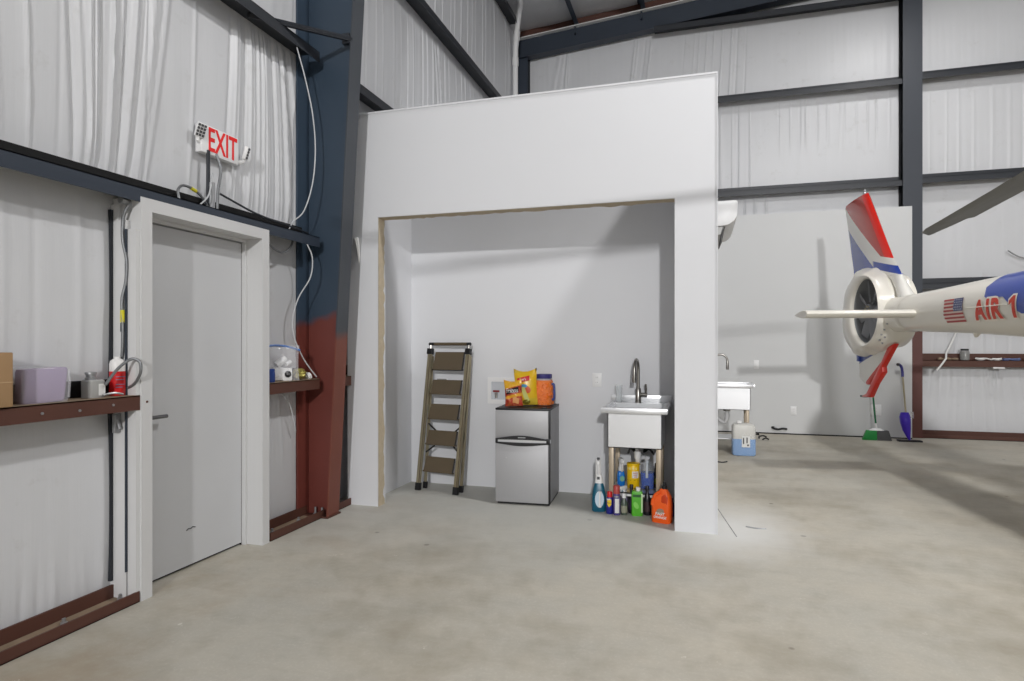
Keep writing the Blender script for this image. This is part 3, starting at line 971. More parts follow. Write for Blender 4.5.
plate('wall_outlet', 'white wall plate between the fridge jar and the sink faucet', 'outlet', -0.90, 5.72, 1.042, 0.085, 0.125, 'outlet')
o = plate('wall_outlet', 'grey wall box on alcove wall seen between the ladder treads', 'outlet', -2.425, 5.72, 0.995, 0.11, 0.08, 'outlet')
MB().box(-0.05, -0.012, -0.036, 0.05, -0.005, 0.036).build('grey_insert', M['galv'], o, smooth=0)
plate('wall_switch', 'white wall plate on back panel right above the farther sink', 'switch', 0.83, 10.34, 1.055, 0.075, 0.135, 'switch')
plate('wall_outlet', 'white wall outlet low on back panel right of the blue-filled jug', 'outlet', 1.355, 10.34, 0.365, 0.085, 0.125, 'outlet')
plate('wall_outlet', 'white wall outlet behind the green broom handle', 'outlet', 2.46, 10.34, 0.405, 0.15, 0.16, 'outlet')
wb = thing('washer_box', 'recessed white washer valve box in alcove wall beside the chip bags', 'valve box', (-1.81, 5.72, 0.925))
mb = MB()
for b in ((-0.14, -0.012, 0.085, 0.14, 0, 0.125), (-0.14, -0.012, -0.125, 0.14, 0, -0.085), (-0.14, -0.012, -0.085, -0.105, 0, 0.085), (0.105, -0.012, -0.085, 0.14, 0, 0.085)):
    mb.box(*b)
mb.build('trim_frame', M['white'], wb, smooth=0)
MB().box(-0.105, -0.0015, -0.085, 0.105, -0.0005, 0.085).build('back_pan', mat('pale_blue_grey_pan', rgb(196, 200, 206), 0.5), wb, smooth=0)
v = MB().cyl((-0.055, -0.005, -0.07), (-0.055, -0.005, -0.015), 0.012, seg=10).cyl((-0.055, -0.02, -0.03), (-0.055, -0.004, -0.03), 0.012, seg=10).build('valve', M['chrome'], wb)
MB().box(-0.085, -0.018, -0.014, -0.022, -0.004, 0.004, 0.003).build('red_lever', mat('dark_red_plastic', rgb(130, 34, 40), 0.4), v)

# ------------------------------------------------------------------ step ladder
la = thing('step_ladder', 'folded five-step ladder with brown treads leaning against the alcove wall', 'ladder', (-2.33, 5.36, 0))
o0 = Vector((-2.33, 5.36, 0))
BL, BR = Vector((-2.538, 5.405, 0)) - o0, Vector((-2.128, 5.325, 0)) - o0
TL, TR = Vector((-2.492, 5.60, 1.345)) - o0, Vector((-2.088, 5.565, 1.345)) - o0
across = (BR - BL).normalized()
back = Vector((0.19, 0.98, 0.0)).normalized()


def rail(mb, a, b, w, d):
    """rectangular tube from a to b"""
    n = (b - a).normalized()
    s = across
    k = n.cross(s).normalized()
    pts = [(-w / 2, -d / 2), (w / 2, -d / 2), (w / 2, d / 2), (-w / 2, d / 2)]
    mb.rings([[p + s * x + k * y for x, y in pts] for p in (a, b)])
    return mb


for a, b in ((BL, TL), (BR, TR)):
    r = rail(MB(), a + (b - a) * 0.028, a + (b - a) * 0.965, 0.040, 0.026).build('front_rail', M['champagne'], la, smooth=0)
    rail(MB(), a + (b - a) * 0.05 + across * 0.012 - back * 0.014, a + (b - a) * 0.94 + across * 0.012 - back * 0.014, 0.005, 0.004).build('rail_groove', M['bronze'], r, smooth=0)
    rail(MB(), a, a + (b - a) * 0.05, 0.048, 0.036).build('rubber_foot', M['black'], r, smooth=0)
    rail(MB(), a + (b - a) * 0.945, a + (b - a) * 0.985, 0.048, 0.05).build('hinge_cap', M['black'], r, smooth=0)
for i, (a, b) in enumerate(((BL, TL), (BR, TR))):
    a2 = a + back * 0.10 + across * (0.012 if i == 0 else -0.004)
    b2 = b + back * 0.03 + across * 0.004
    r = rail(MB(), a2 + (b2 - a2) * 0.03, a2 + (b2 - a2) * 0.93, 0.022, 0.022).build('rear_rail', M['champagne'], la, smooth=0)
    rail(MB(), a2, a2 + (b2 - a2) * 0.045, 0.032, 0.032).build('rubber_foot', M['black'], r, smooth=0)
up = ((TL - BL) + (TR - BR)).normalized()
mb = MB()
for t in (TL, TR):
    mb.tube([t + (BL - TL) * 0.03 if t is TL else t + (BR - TR) * 0.03, t + up * 0.02], 0.012, 8)
mb.build('handrail_stub', M['chrome'], la)
rail(MB(), TL + up * 0.022 - across * 0.012, TL + up * 0.022 + across * 0.01, 0.03, 0.03)
hr = MB()
hr.tube([TL + up * 0.025 + across * 0.02, TR + up * 0.025 - across * 0.02], 0.016, 10)
hr = hr.build('handrail', M['bronze'], la)
for t, s in ((TL, -1), (TR, 1)):
    MB().tube([t + up * 0.025 + across * s * 0.018, t + up * 0.025 - across * s * 0.04], 0.016, 10).build('grip_end', M['black'], hr)
for f0, hgt in ((0.897, 0.172), (0.715, 0.134), (0.545, 0.14), (0.367, 0.132), (0.185, 0.138)):
    c0 = BL + (TL - BL) * f0 + across * 0.018
    c1 = BR + (TR - BR) * f0 + across * 0.018
    nrm = up.cross(across).normalized()          # points toward the wall or the room
    if nrm.y > 0:
        nrm = -nrm
    lo = -up * hgt * 0.5 + nrm * 0.012
    hi = up * hgt * 0.5 + nrm * 0.0
    ins = 0.052
    q = [c0 + across * (ins - 0.01) + lo, c1 - across * (ins + 0.01) + lo, c1 - across * (ins + 0.004) + hi, c0 + across * ins + hi]
    th = (hi - lo).cross(across).normalized() * 0.012
    td = MB()
    td.rings([[p - th for p in q], [p + th for p in q]])
    td = td.build('tread', M['bronze'], la, smooth=0)
    rail(MB(), q[0] - across * 0.002, q[1] + across * 0.002, 0.016, 0.03) if False else None
    MB().tube([q[0] - across * 0.012 + up * 0.002, q[1] + across * 0.012 + up * 0.002], 0.009, 6).build('tread_nose', M['black'] if f0 > 0.8 else M['bronze'], td)
    MB().tube([q[1] + across * 0.006 - th, q[2] + across * 0.006 - th], 0.007, 6).build('tread_link', M['black'], td)
for (fa, fb) in ((0.455, 0.405), (0.255, 0.305)):
    for i in (0, 1):
        A, B = (BL, TL) if i == 0 else (BR, TR)
        s = across if i == 0 else -across
        p = A + (B - A) * fa + s * 0.02 + back * 0.05
        q = A + (B - A) * fb + s * 0.105 + back * 0.06
        MB().tube([p, q], 0.008, 6).build('brace', M['black'], la)

# ------------------------------------------------------------------ fridge and what stands on it
fr = thing('mini_fridge', 'two-door mini fridge with stainless doors and dark sides in the alcove', 'fridge', (-1.445, 5.14, 0), 0.062)
W = 0.2365
MB().box(-W, 0.045, 0.025, W, 0.50, 0.815, 0.006).build('cabinet', mat('grey_fridge_enamel', rgb(146, 146, 149), 0.45), fr)
MB().box(-W + 0.01, 0.04, 0.0, W - 0.01, 0.5, 0.026).build('plinth', M['black'], fr, smooth=0)
MB().box(-W - 0.002, 0.004, 0.806, W + 0.002, 0.5, 0.823, 0.004).build('top_cover', M['black'], fr)
for nm, z0, z1 in (('freezer_door', 0.560, 0.806), ('fridge_door', 0.022, 0.530)):
    d = MB().box(-W, 0.0, z0, W - 0.012, 0.04, z1, 0.006).build(nm, M['steeldoor'], fr)
    MB().box(W - 0.013, 0.003, z0, W + 0.001, 0.042, z1, 0.002).build('edge_trim', M['black'], d)
    up_ = nm == 'freezer_door'
    zc = z0 if up_ else z1
    s = 1 if up_ else -1
    poly = [(-W + 0.005 + 2 * (W - 0.012) * k / 16, s * (0.006 + (0.026 if up_ else 0.020) * math.sin(PI * k / 16) ** 1.3)) for k in range(17)] + [(W - 0.02 - 0.43 * k / 8, s * 0.003 * math.sin(PI * k / 8) - s * 0.005) for k in range(9)]
    MB().prism(poly, (0, 0.0, zc), (1, 0, 0), (0, 0, 1), 0.014).build('handle', M['black'], d, smooth=0)
    if up_:
        MB().box(-0.035, -0.0165, zc + 0.012, 0.03, -0.0145, zc + 0.021).build('badge', M['galv'], d, smooth=0)
MB().box(-W, 0.01, 0.53, W, 0.05, 0.56).build('door_gap', M['steel'], fr, smooth=0)
MB().box(W - 0.03, -0.004, 0.52, W, 0.012, 0.57, 0.003).box(-W, -0.004, 0.525, -W + 0.02, 0.012, 0.565, 0.003).build('door_hinge', M['black'], fr)
MB().lathe([(0.005, 0), (0.006, 0.002), (0, 0.003)], (-0.14, -0.001, 0.40), 8).build('dent', M['steel'], fr)
MB().box(W - 0.075, 0.01, 0.823, W - 0.03, 0.05, 0.835, 0.003).build('top_hinge', M['black'], fr)

FT = 0.824
ylw, org = rgb(226, 182, 26), rgb(232, 120, 24)


def mat_chips(name, stops, vary=0.12):
    """printed film in bands up the bag; stops = (z, colour)"""
    m = bpy.data.materials.new(name)
    m.use_nodes = True
    nt = m.node_tree
    b = nt.nodes['Principled BSDF']
    vec = coords(nt)
    o = xyz(nt, vec)
    n = noise_node(nt, vec, 26, 3)
    v = math_node(nt, 'ADD', math_node(nt, 'ADD', o[2], math_node(nt, 'MULTIPLY', o[0], -0.18)), math_node(nt, 'MULTIPLY', math_node(nt, 'SUBTRACT', n, 0.5), 0.03))
    c = stops[0][1]
    for z, col_ in stops[1:]:
        c = mix_node(nt, ramp_step(nt, v, z - 0.004, z + 0.004), c, col_)
    sp = noise_node(nt, vec, 55, 2)
    nt.links.new(mix_node(nt, math_node(nt, 'MULTIPLY', ramp_step(nt, sp, 0.45, 0.7), vary), c, rgb(245, 190, 140)), b.inputs['Base Color'])
    b.inputs['Roughness'].default_value = 0.3
    return m


def decal(surf, t, cu, cv, w, h, off, xs=1.0):
    """wrap flat shapes (metres) onto a bag's front"""
    mb = MB()
    mb.absorb(t, lambda c: surf(cu + c.x / (w / 2), cv + c.y / (h / 2), -1) + Vector((0, -off, 0)))
    return mb


def blob_bm(pts):
    t = bmesh.new()
    t.faces.new([t.verts.new((x, y, 0)) for x, y in pts])
    bmesh.ops.triangulate(t, faces=t.faces[:])
    bmesh.ops.subdivide_edges(t, edges=t.edges[:], cuts=2, use_grid_fill=True)
    return t


def ell(rx, ry, rot=0.0, n=18):
    return [(rx * math.cos(a) * math.cos(rot) - ry * math.sin(a) * math.sin(rot), rx * math.cos(a) * math.sin(rot) + ry * math.sin(a) * math.cos(rot)) for a in [2 * PI * k / n for k in range(n)]]


def rect(w, h, sk=0.0):
    return [(-w / 2, -h / 2 - sk), (w / 2, -h / 2 + sk), (w / 2, h / 2 + sk), (-w / 2, h / 2 - sk)]


yb = thing('chip_bag', 'taller yellow chip bag on the fridge between red bag and orange jar', 'chip bag', (-1.468, 5.36, FT + 0.008), 0.12)
yb.rotation_euler.y = -0.04
w_, h_ = 0.205, 0.295
b_, sf = bag_shell(w_, h_, 0.085, 0.03, seed=7)
b_.build('film', mat_chips('yellow_bag_film', [(0, rgb(222, 190, 60)), (0.05, rgb(232, 188, 28)), (0.30, rgb(214, 182, 60))], 0.06), yb, smooth=60)
decal(sf, blob_bm(rect(0.115, 0.042, 0.012)), -0.15, 0.55, w_, h_, 0.009).build('red_banner', M['red'], yb)
decal(sf, text_bm("Lay's", 0.028, 0.01), -0.15, 0.55, w_, h_, 0.016).build('lettering', M['label'], yb)
decal(sf, blob_bm(ell(0.052, 0.034, -0.5)), 0.0, -0.02, w_, h_, 0.003).build('red_patch', mat('bag_red_orange', rgb(206, 88, 48), 0.35), yb)
decal(sf, blob_bm(ell(0.042, 0.018, 0.1)), -0.2, 0.14, w_, h_, 0.0045).build('blue_patch', mat('bag_blue', rgb(70, 150, 190), 0.35), yb)
decal(sf, blob_bm([(-0.03, 0.04), (0.005, 0.045), (0.045, -0.075), (0.01, -0.09)]), -0.1, -0.2, w_, h_, 0.005).build('pale_stripe', mat('bag_pale_green', rgb(204, 206, 120), 0.4), yb)
decal(sf, blob_bm(ell(0.035, 0.022, 0.1)), 0.05, -0.8, w_, h_, 0.004).build('dip_print', mat('bag_olive', rgb(128, 116, 40), 0.4), yb)
rb = thing('chip_bag', 'shorter red and yellow chip bag with slanted white lettering, leftmost on the fridge', 'chip bag', (-1.556, 5.27, FT + 0.004), -0.05)
rb.rotation_euler.y = -0.06
w_, h_ = 0.165, 0.215
b_, sf = bag_shell(w_, h_, 0.075, 0.02, seed=12)
b_.build('film', mat_chips('red_bag_film', [(0, rgb(190, 60, 40)), (0.075, rgb(232, 170, 40)), (0.1, rgb(176, 36, 28)), (0.165, rgb(234, 178, 30))], 0.35), rb, smooth=60)
decal(sf, blob_bm(rect(0.125, 0.04, 0.014)), 0.05, 0.28, w_, h_, 0.009).build('dark_banner', M['black'], rb)
decal(sf, text_bm('Fritos', 0.038, 0.012, 0.95, shear=0.2), 0.05, 0.3, w_, h_, 0.016).build('lettering', M['label'], rb)
decal(sf, blob_bm([(-0.02, -0.02), (0.03, -0.035), (0.045, 0.01), (0.01, 0.03), (-0.015, 0.02)]), 0.25, -0.5, w_, h_, 0.004).build('chip_print', mat('corn_chip_print', rgb(236, 170, 110), 0.5), rb)
decal(sf, blob_bm([(-0.025, -0.02), (0.02, -0.02), (0.0, 0.02)]), -0.35, -0.75, w_, h_, 0.004).build('chip_print', mat('corn_chip_print_dark', rgb(222, 120, 70), 0.5), rb)
jr = thing('snack_jar', 'large clear jar of orange cheese balls with a blue lid on the fridge', 'jar', (-1.340, 5.465, FT))
MB().rounded(0, 0, 0.002, 0.235, 0.172, 0.165, 0.05, ((0, 0.93), (0.05, 1), (0.85, 1), (0.95, 0.93), (1.0, 0.88))).build('jar_wall', mat('jar_plastic', rgb(240, 240, 240), 0.08, alpha=0.06), jr)
snack = mat('orange_cheese_puff', rgb(248, 122, 8), 0.6, var=0.18, scale=30)
MB().rounded(0, 0, 0.006, 0.224, 0.158, 0.150, 0.045, ((0, 0.95), (0.05, 1), (0.95, 1), (1, 0.9))).build('snack_core', snack, jr)
rn = random.Random(3)
mb = MB()
for k in range(150):
    s = rn.choice((0, 1, 2, 3))
    a = rn.uniform(-0.055, 0.055)
    p = [(a * 1.15, -0.072), (0.076, a), (a, 0.072), (-0.076, a)][s]
    t = bmesh.new()
    bmesh.ops.create_icosphere(t, subdivisions=1, radius=0.0115)
    off = Vector((p[0], p[1], rn.uniform(0.015, 0.2)))
    mb.absorb(t, lambda c, off=off: c + off)
sk = mb.build('cheese_balls', snack, jr)
sk['kind'] = 'stuff'
MB().lathe([(0.064, 0.2), (0.066, 0.235), (0.064, 0.243)], (0, 0, 0), 28).build('neck', mat('jar_neck', rgb(226, 226, 232), 0.15, alpha=0.6), jr)
MB().lathe([(0.075, 0.240), (0.077, 0.244), (0.077, 0.274), (0.074, 0.278), (0, 0.278)], (0, 0, 0), 28).build('lid', mat('dark_blue_lid', rgb(58, 54, 120), 0.4), jr)
MB().tube([(0.080, -0.02, 0.19), (0.100, -0.02, 0.185), (0.104, -0.02, 0.12), (0.100, -0.02, 0.06), (0.080, -0.02, 0.055)], 0.011, 8, 4).build('handle', mat('blue_handle', rgb(58, 78, 140), 0.4), jr)

# ------------------------------------------------------------------ sinks
def sink(loc, rz, label, deck=0.0):
    """free-standing stainless utility sink; local -y is the front"""
    s = thing('utility_sink', label, 'sink', loc, rz)
    w, d = 0.262, 0.66
    zt = 0.862
    mb = MB()
    mb.box(-w, 0, zt - 0.045, w, 0.03, zt, 0.004).box(-w, 0.03, zt - 0.045, -w + 0.03, d, zt, 0.004).box(w - 0.03, 0.03, zt - 0.045, w, d, zt, 0.004)
    mb.box(-w + 0.03, d - 0.13, zt - 0.03, w - 0.03, d, zt - 0.008)
    mb.box(-w + 0.03, 0.03, zt - 0.035, w - 0.03, 0.06, zt - 0.012).box(-w + 0.03, 0.06, zt - 0.035, -w + 0.06, d - 0.13, zt - 0.012).box(w - 0.06, 0.06, zt - 0.035, w - 0.03, d - 0.13, zt - 0.012)
    mb.build('rim', M['steel'], s)
    MB().box(-w, d - 0.02, zt - 0.01, w, d, zt + 0.055, 0.004).build('backsplash', M['steel'], s)
    b = MB()
    x0, x1, y0, y1, z0 = -w + 0.048, w - 0.048, 0.055, d - 0.125, 0.535
    b.box(x0, y0, z0, x1, y0 + 0.006, zt - 0.02).box(x0, y1 - 0.006, z0, x1, y1, zt - 0.02).box(x0, y0, z0, x0 + 0.006, y1, zt - 0.02).box(x1 - 0.006, y0, z0, x1, y1, zt - 0.02).box(x0, y0, z0, x1, y1, z0 + 0.006)
    b.build('basin', M['steel'], s, smooth=0)
    for x in (-w + 0.075, w - 0.075):
        for y in (0.09, d - 0.16):
            l = MB().box(x - 0.02, y - 0.02, 0.03, x + 0.02, y + 0.02, 0.535, 0.004).build('leg', M['legtan'], s)
            MB().lathe([(0.022, 0), (0.024, 0.01), (0.016, 0.03), (0, 0.031)], (x, y, 0), 12).build('levelling_foot', M['black'], l)
    MB().box(-w + 0.06, 0.10, 0.158, w - 0.06, d - 0.14, 0.170).box(-w + 0.06, 0.10, 0.140, w - 0.06, 0.106, 0.170).build('lower_shelf', M['steel'], s, smooth=0)
    p = MB().cyl((0, 0.33, 0.50), (0, 0.33, 0.54), 0.045, seg=16).build('drain_flange', M['chrome'], s)
    MB().tube([(0, 0.33, 0.5), (0, 0.33, 0.40), (0.0, 0.36, 0.35), (0, 0.41, 0.37), (0, 0.46, 0.40), (0, d - 0.02, 0.40)], 0.02, 10, 4).cyl((0, 0.33, 0.41), (0, 0.33, 0.47), 0.028, seg=12).build('drain_trap', M['white'], p)
    for k, (xa, xb) in enumerate(((-0.10, -0.05), (0.09, 0.05))):
        MB().tube([(xa, 0.60, 0.74), (xa, 0.58, 0.55), (xa * 0.4, 0.5, 0.44), (xb * 1.6, 0.52, 0.46), (xb * 2.2, 0.62, 0.40)], 0.009, 8, 6).build('supply_hose', M['black'], s)
    return s


def faucet(loc, rz, label):
    """high-arc kitchen faucet; local -y is where the spout reaches"""
    f = thing('faucet', label, 'faucet', loc, rz)
    MB().lathe([(0.028, 0), (0.028, 0.01), (0.024, 0.015), (0.024, 0.12), (0.018, 0.13), (0.0, 0.131)], (0, 0, 0), 18).build('body', M['chrome'], f)
    pts = [(0, 0, 0.12), (0, 0, 0.27)] + [(0, -0.085 + 0.085 * math.cos(a), 0.295 + 0.085 * math.sin(a)) for a in [PI * k / 10 for k in range(0, 11)]]
    MB().tube(pts, 0.014, 12).build('gooseneck', M['chrome'], f)
    MB().lathe([(0.014, 0.11), (0.017, 0.08), (0.019, 0.02), (0.017, 0), (0, 0)], (0, -0.172, 0.185), 14).build('spray_head', M['chrome'], f)
    h = MB().cyl((0.02, 0, 0.07), (0.078, 0, 0.07), 0.019, seg=12)
    h.tube([(0.066, 0, 0.075), (0.07, -0.003, 0.12), (0.066, -0.006, 0.165)], 0.009, 8)
    h.build('lever', M['chrome'], f)
    return f


sink((-0.502, 5.04, 0), 0, 'stainless utility sink in the alcove with bottles underneath')
faucet((-0.522, 5.635, 0.854), -0.10, 'brushed nickel high-arc faucet on the alcove sink')
gl = thing('tumbler', 'clear drinking glass at back left corner of the alcove sink', 'glass', (-0.688, 5.60, 0.854))
MB().lathe([(0.024, 0.0), (0.026, 0.004), (0.033, 0.155), (0.031, 0.155), (0.024, 0.012), (0.0, 0.010)], (0, 0, 0), 20).build('tumbler_wall', M['glass'], gl)
sink((0.665, 8.66, 0), PI / 2, 'stainless utility sink half hidden behind the partition, facing the helicopter')
faucet((0.17, 8.62, 0.854), PI / 2, 'high-arc faucet half hidden behind the partition, on the farther sink')

# ------------------------------------------------------------------ bottles
def trigger(mb, x, y, z, s=1.0):
    """spray trigger facing -y... seen from the front"""
    mb.lathe([(0.018 * s, 0), (0.018 * s, 0.022 * s), (0.013 * s, 0.03 * s), (0.012 * s, 0.06 * s)], (x, y, z), 14)
    mb.box(x - 0.012 * s, y - 0.055 * s, z + 0.055 * s, x + 0.012 * s, y + 0.03 * s, z + 0.085 * s, 0.005 * s)
    mb.box(x - 0.007 * s, y - 0.075 * s, z + 0.062 * s, x + 0.007 * s, y - 0.05 * s, z + 0.08 * s, 0.003 * s)
    mb.tube([(x, y - 0.035 * s, z + 0.06 * s), (x, y - 0.05 * s, z + 0.03 * s), (x, y - 0.035 * s, z + 0.0)], 0.006 * s, 6)
    return mb


teal = mat('teal_plastic', rgb(22, 92, 116), 0.3)
t = thing('spray_bottle', 'big teal bottle with tall white trigger top, left of the alcove sink on the floor', 'bottle', (-0.795, 5.155, 0), 0.15)
MB().rounded(0, 0, 0, 0.235, 0.115, 0.085, 0.035, ((0, 0.9), (0.03, 1), (0.35, 1.0), (0.6, 0.95), (0.8, 0.80), (1, 0.55))).build('body', teal, t)
mb = MB()
mb.rounded(0, 0, 0.232, 0.30, 0.062, 0.055, 0.02, ((0, 1.1), (0.5, 0.95), (1, 0.75)))
mb.rounded(-0.006, 0.0, 0.295, 0.425, 0.046, 0.05, 0.014, ((0, 1), (0.6, 0.95), (0.9, 0.95), (1, 0.8)))
mb.box(-0.018, -0.06, 0.385, 0.006, -0.02, 0.42, 0.005).tube([(-0.006, -0.035, 0.385), (-0.006, -0.055, 0.345), (-0.006, -0.04, 0.31)], 0.008, 6)
mb.build('trigger_head', M['white'], t)
MB().box(-0.016, -0.03, 0.423, 0.006, 0.02, 0.435, 0.003).box(-0.016, -0.0285, 0.262, 0.006, -0.0265, 0.285).build('dark_button', M['fridgeside'], t)
mb = MB()
tb = blob_bm(ell(0.036, 0.068))
mb.absorb(tb, lambda c: Vector((c.x + 0.004, -0.0432 + 0.10 * c.x * c.x * 3, c.y + 0.105)))
mb.build('pale_label', mat('pale_blue_label', rgb(196, 214, 226), 0.4), t)
mb = MB()
mb.tube([(0.008, -0.043, 0.04), (0.006, -0.0445, 0.09), (0.008, -0.0445, 0.15), (0.01, -0.043, 0.17)], [0.012, 0.007, 0.009, 0.015], 8)
mb.build('label_picture', M['white'], t)


def can(loc, label, r, h, body, capm, caph, capr=0.8, extra=None):
    t = thing('aerosol_can', label, 'can', loc)
    MB().lathe([(r * 0.95, 0), (r, 0.004), (r, h - caph - 0.02), (r * 0.8, h - caph), (0, h - caph)], (0, 0, 0), 22).build('body', body, t)
    MB().lathe([(r * capr, h - caph - 0.006), (r * capr, h - 0.006), (r * capr * 0.85, h), (0, h)], (0, 0, 0), 18).build('cap', capm, t)
    return t


def wrap(r, off=0.0012, z0=0.0, c=0.0):
    """wraps flat shapes round a can's front (towards -y)"""
    return lambda p: Vector(((r + off) * math.sin(p.x / r + c), -(r + off) * math.cos(p.x / r + c), p.y + z0))


navyblue = mat('deep_blue_can', rgb(38, 40, 130), 0.3)
t = can((-0.700, 5.105, 0), 'small blue can with red cap and yellow badge, beside the big teal bottle', 0.029, 0.178, navyblue, M['red'], 0.045, 0.72)
mb = MB()
mb.absorb(blob_bm([(-0.016, 0.03), (0.016, 0.034), (0.018, -0.005), (0.0, -0.03), (-0.018, -0.008)]), wrap(0.029, 0.001, 0.085))
mb.build('yellow_shield', mat('yellow_badge', rgb(240, 206, 40), 0.35), t)
mb = MB()
mb.absorb(text_bm('WD-40', 0.010, 0.01), wrap(0.029, 0.0022, 0.09))
mb.build('lettering', navyblue, t)
mb = MB()
mb.absorb(blob_bm(rect(0.03, 0.012)), wrap(0.029, 0.001, 0.118, -0.2))
mb.build('white_band', M['label'], t)
t = can((-0.642, 5.085, 0), 'taller purple and white can with dull red cap, right of the small blue can', 0.029, 0.235, mat('purple_can', rgb(74, 62, 128), 0.3), mat('dull_red_cap', rgb(176, 70, 66), 0.4), 0.06, 0.9)
mb = MB()
mb.absorb(blob_bm(rect(0.036, 0.115)), wrap(0.029, 0.001, 0.075, 0.25))
mb.build('white_label', M['label'], t)
mb = MB()
mb.absorb(blob_bm(rect(0.04, 0.012)), wrap(0.029, 0.0014, 0.148, 0.1))
mb.build('grey_band', M['galv'], t)


def bottle(loc, label, r, prof, m, capm, cap, cat='bottle', name='bottle', sx=1, sy=1, rz=0):
    t = thing(name, label, cat, loc, rz)
    MB().lathe(prof, (0, 0, 0), 20, sx, sy).build('body', m, t)
    z, cr, ch = cap
    MB().lathe([(cr, 0), (cr, ch * 0.9), (cr * 0.85, ch), (0, ch)], (0, 0, z), 16).build('cap', capm, t)
    return t


smoke = mat('smoky_green_plastic', rgb(92, 104, 92), 0.2, alpha=0.85)
t = bottle((-0.585, 5.10, 0), 'small smoky green bottle with white cap, right of the purple and white can', 0.026, [(0.024, 0), (0.026, 0.005), (0.026, 0.10), (0.012, 0.128), (0.012, 0.145), (0, 0.145)], smoke, M['white'], (0.135, 0.017, 0.035))
MB().lathe([(0.0265, 0.02), (0.0268, 0.075)], (0, 0, 0), 20).build('label', mat('grey_green_label', rgb(150, 150, 130), 0.6), t)
blk = mat('black_bottle_plastic', rgb(34, 32, 38), 0.3)
bp = [(0.026, 0), (0.028, 0.005), (0.028, 0.125), (0.022, 0.15), (0.012, 0.178), (0.012, 0.20), (0, 0.20)]
t = bottle((-0.532, 5.17, 0), 'black bottle left of the bright green jug under the alcove sink', 0.028, bp, blk, blk, (0.195, 0.014, 0.036))
MB().lathe([(0.0283, 0.03), (0.0286, 0.11)], (0, 0, 0), 20).build('label', mat('dark_purple_label', rgb(56, 46, 66), 0.5), t)
t = bottle((-0.405, 5.15, 0), 'black bottle between the bright green jug and the orange jug', 0.03, [(a * 1.08, b) for a, b in bp], blk, blk, (0.195, 0.015, 0.036))
MB().lathe([(0.0306, 0.03), (0.031, 0.11)], (0, 0, 0), 20).build('label', mat('dark_red_label', rgb(66, 48, 52), 0.5), t)
grn = mat('bright_green_plastic', rgb(88, 178, 50), 0.35, var=0.08)
t = thing('cleaner_jug', 'bright green flat jug with white cap among the bottles before the alcove sink', 'jug', (-0.482, 5.11, 0), 0.1)
MB().rounded(0, 0, 0, 0.195, 0.088, 0.06, 0.012, ((0, 0.95), (0.03, 1), (0.9, 1), (1, 0.9))).build('body', grn, t)
MB().lathe([(0.018, 0.0), (0.018, 0.03), (0, 0.032)], (0.008, 0, 0.195), 16).build('cap', M['white'], t)
MB().box(-0.034, -0.0315, 0.15, 0.03, -0.0295, 0.172).build('dark_band', mat('dark_green_print', rgb(40, 92, 40), 0.4), t, smooth=0)
MB().box(0.031, -0.0312, 0.03, 0.043, -0.0293, 0.18).build('pale_strip', mat('pale_green_print', rgb(190, 222, 170), 0.4), t, smooth=0)
MB().prism(ell(0.018, 0.03, 0.5), (-0.008, -0.0295, 0.085), (1, 0, 0), (0, 0, 1), 0.002).build('leaf_print', mat('leaf_green_print', rgb(130, 206, 90), 0.4), t)
orange = mat('orange_plastic', rgb(240, 96, 28), 0.35, var=0.05)
t = thing('cleaner_jug', 'big orange jug with black cap at the right end of the bottles', 'jug', (-0.280, 4.975, 0), -0.25)
shift = lambda p: Vector((p.x + 0.02 * max(0, (p.z - 0.15)) / 0.1 * 0.6, p.y, p.z))
MB().rounded(0, 0, 0, 0.258, 0.150, 0.095, 0.028, ((0, 0.94), (0.03, 1), (0.5, 1.0), (0.60, (0.98, 0.98)), (0.76, (0.84, 0.88)), (0.90, (0.56, 0.6)), (1, (0.28, 0.42))), 5, shift).build('body', orange, t)
MB().tube([(-0.004, -0.03, 0.238), (-0.04, -0.035, 0.208), (-0.06, -0.035, 0.165), (-0.062, -0.035, 0.13)], 0.015, 10, 4).build('moulded_handle', orange, t)
mb = MB()
mb.prism([(0.0, 0.16), (0.045, 0.145), (0.05, 0.20), (0.025, 0.225), (0.002, 0.205)], (0.008, -0.0405, 0), (1, 0, 0), (0, 0, 1), 0.006, 0.002)
mb.build('side_panel', mat('deep_orange_panel', rgb(200, 62, 18), 0.4), t)
MB().lathe([(0.021, 0), (0.021, 0.03), (0.013, 0.036), (0.012, 0.055), (0, 0.056)], (0.018, 0, 0.254), 16).build('cap', M['black'], t)
MB().prism(ell(0.03, 0.022, 0.2), (0.0, -0.0478, 0.09), (1, 0, 0), (0, 0, 1), 0.002).build('grey_emblem', mat('emblem_grey', rgb(150, 130, 110), 0.4), t)
for word, hgt_, xs_, zz_ in (('FAST', 0.022, 1.1, 0.072), ('ORANGE', 0.020, 0.9, 0.045)):
    mb = MB()
    mb.absorb(thicken(text_bm(word, hgt_, 0.02, xs_, shear=0.2), 0.001), lambda c, zz_=zz_: Vector((c.x, -0.0492 - c.z, c.y + zz_)))
    mb.build('lettering', M['label'], t, smooth=0)
pur = mat('dark_purple_plastic', rgb(62, 44, 104), 0.35)
bottle((-0.222, 5.16, 0), 'dark purple bottle peeking out between orange jug and partition edge', 0.03, [(0.028, 0), (0.03, 0.005), (0.03, 0.10), (0.014, 0.125), (0, 0.126)], pur, pur, (0.12, 0.016, 0.025))
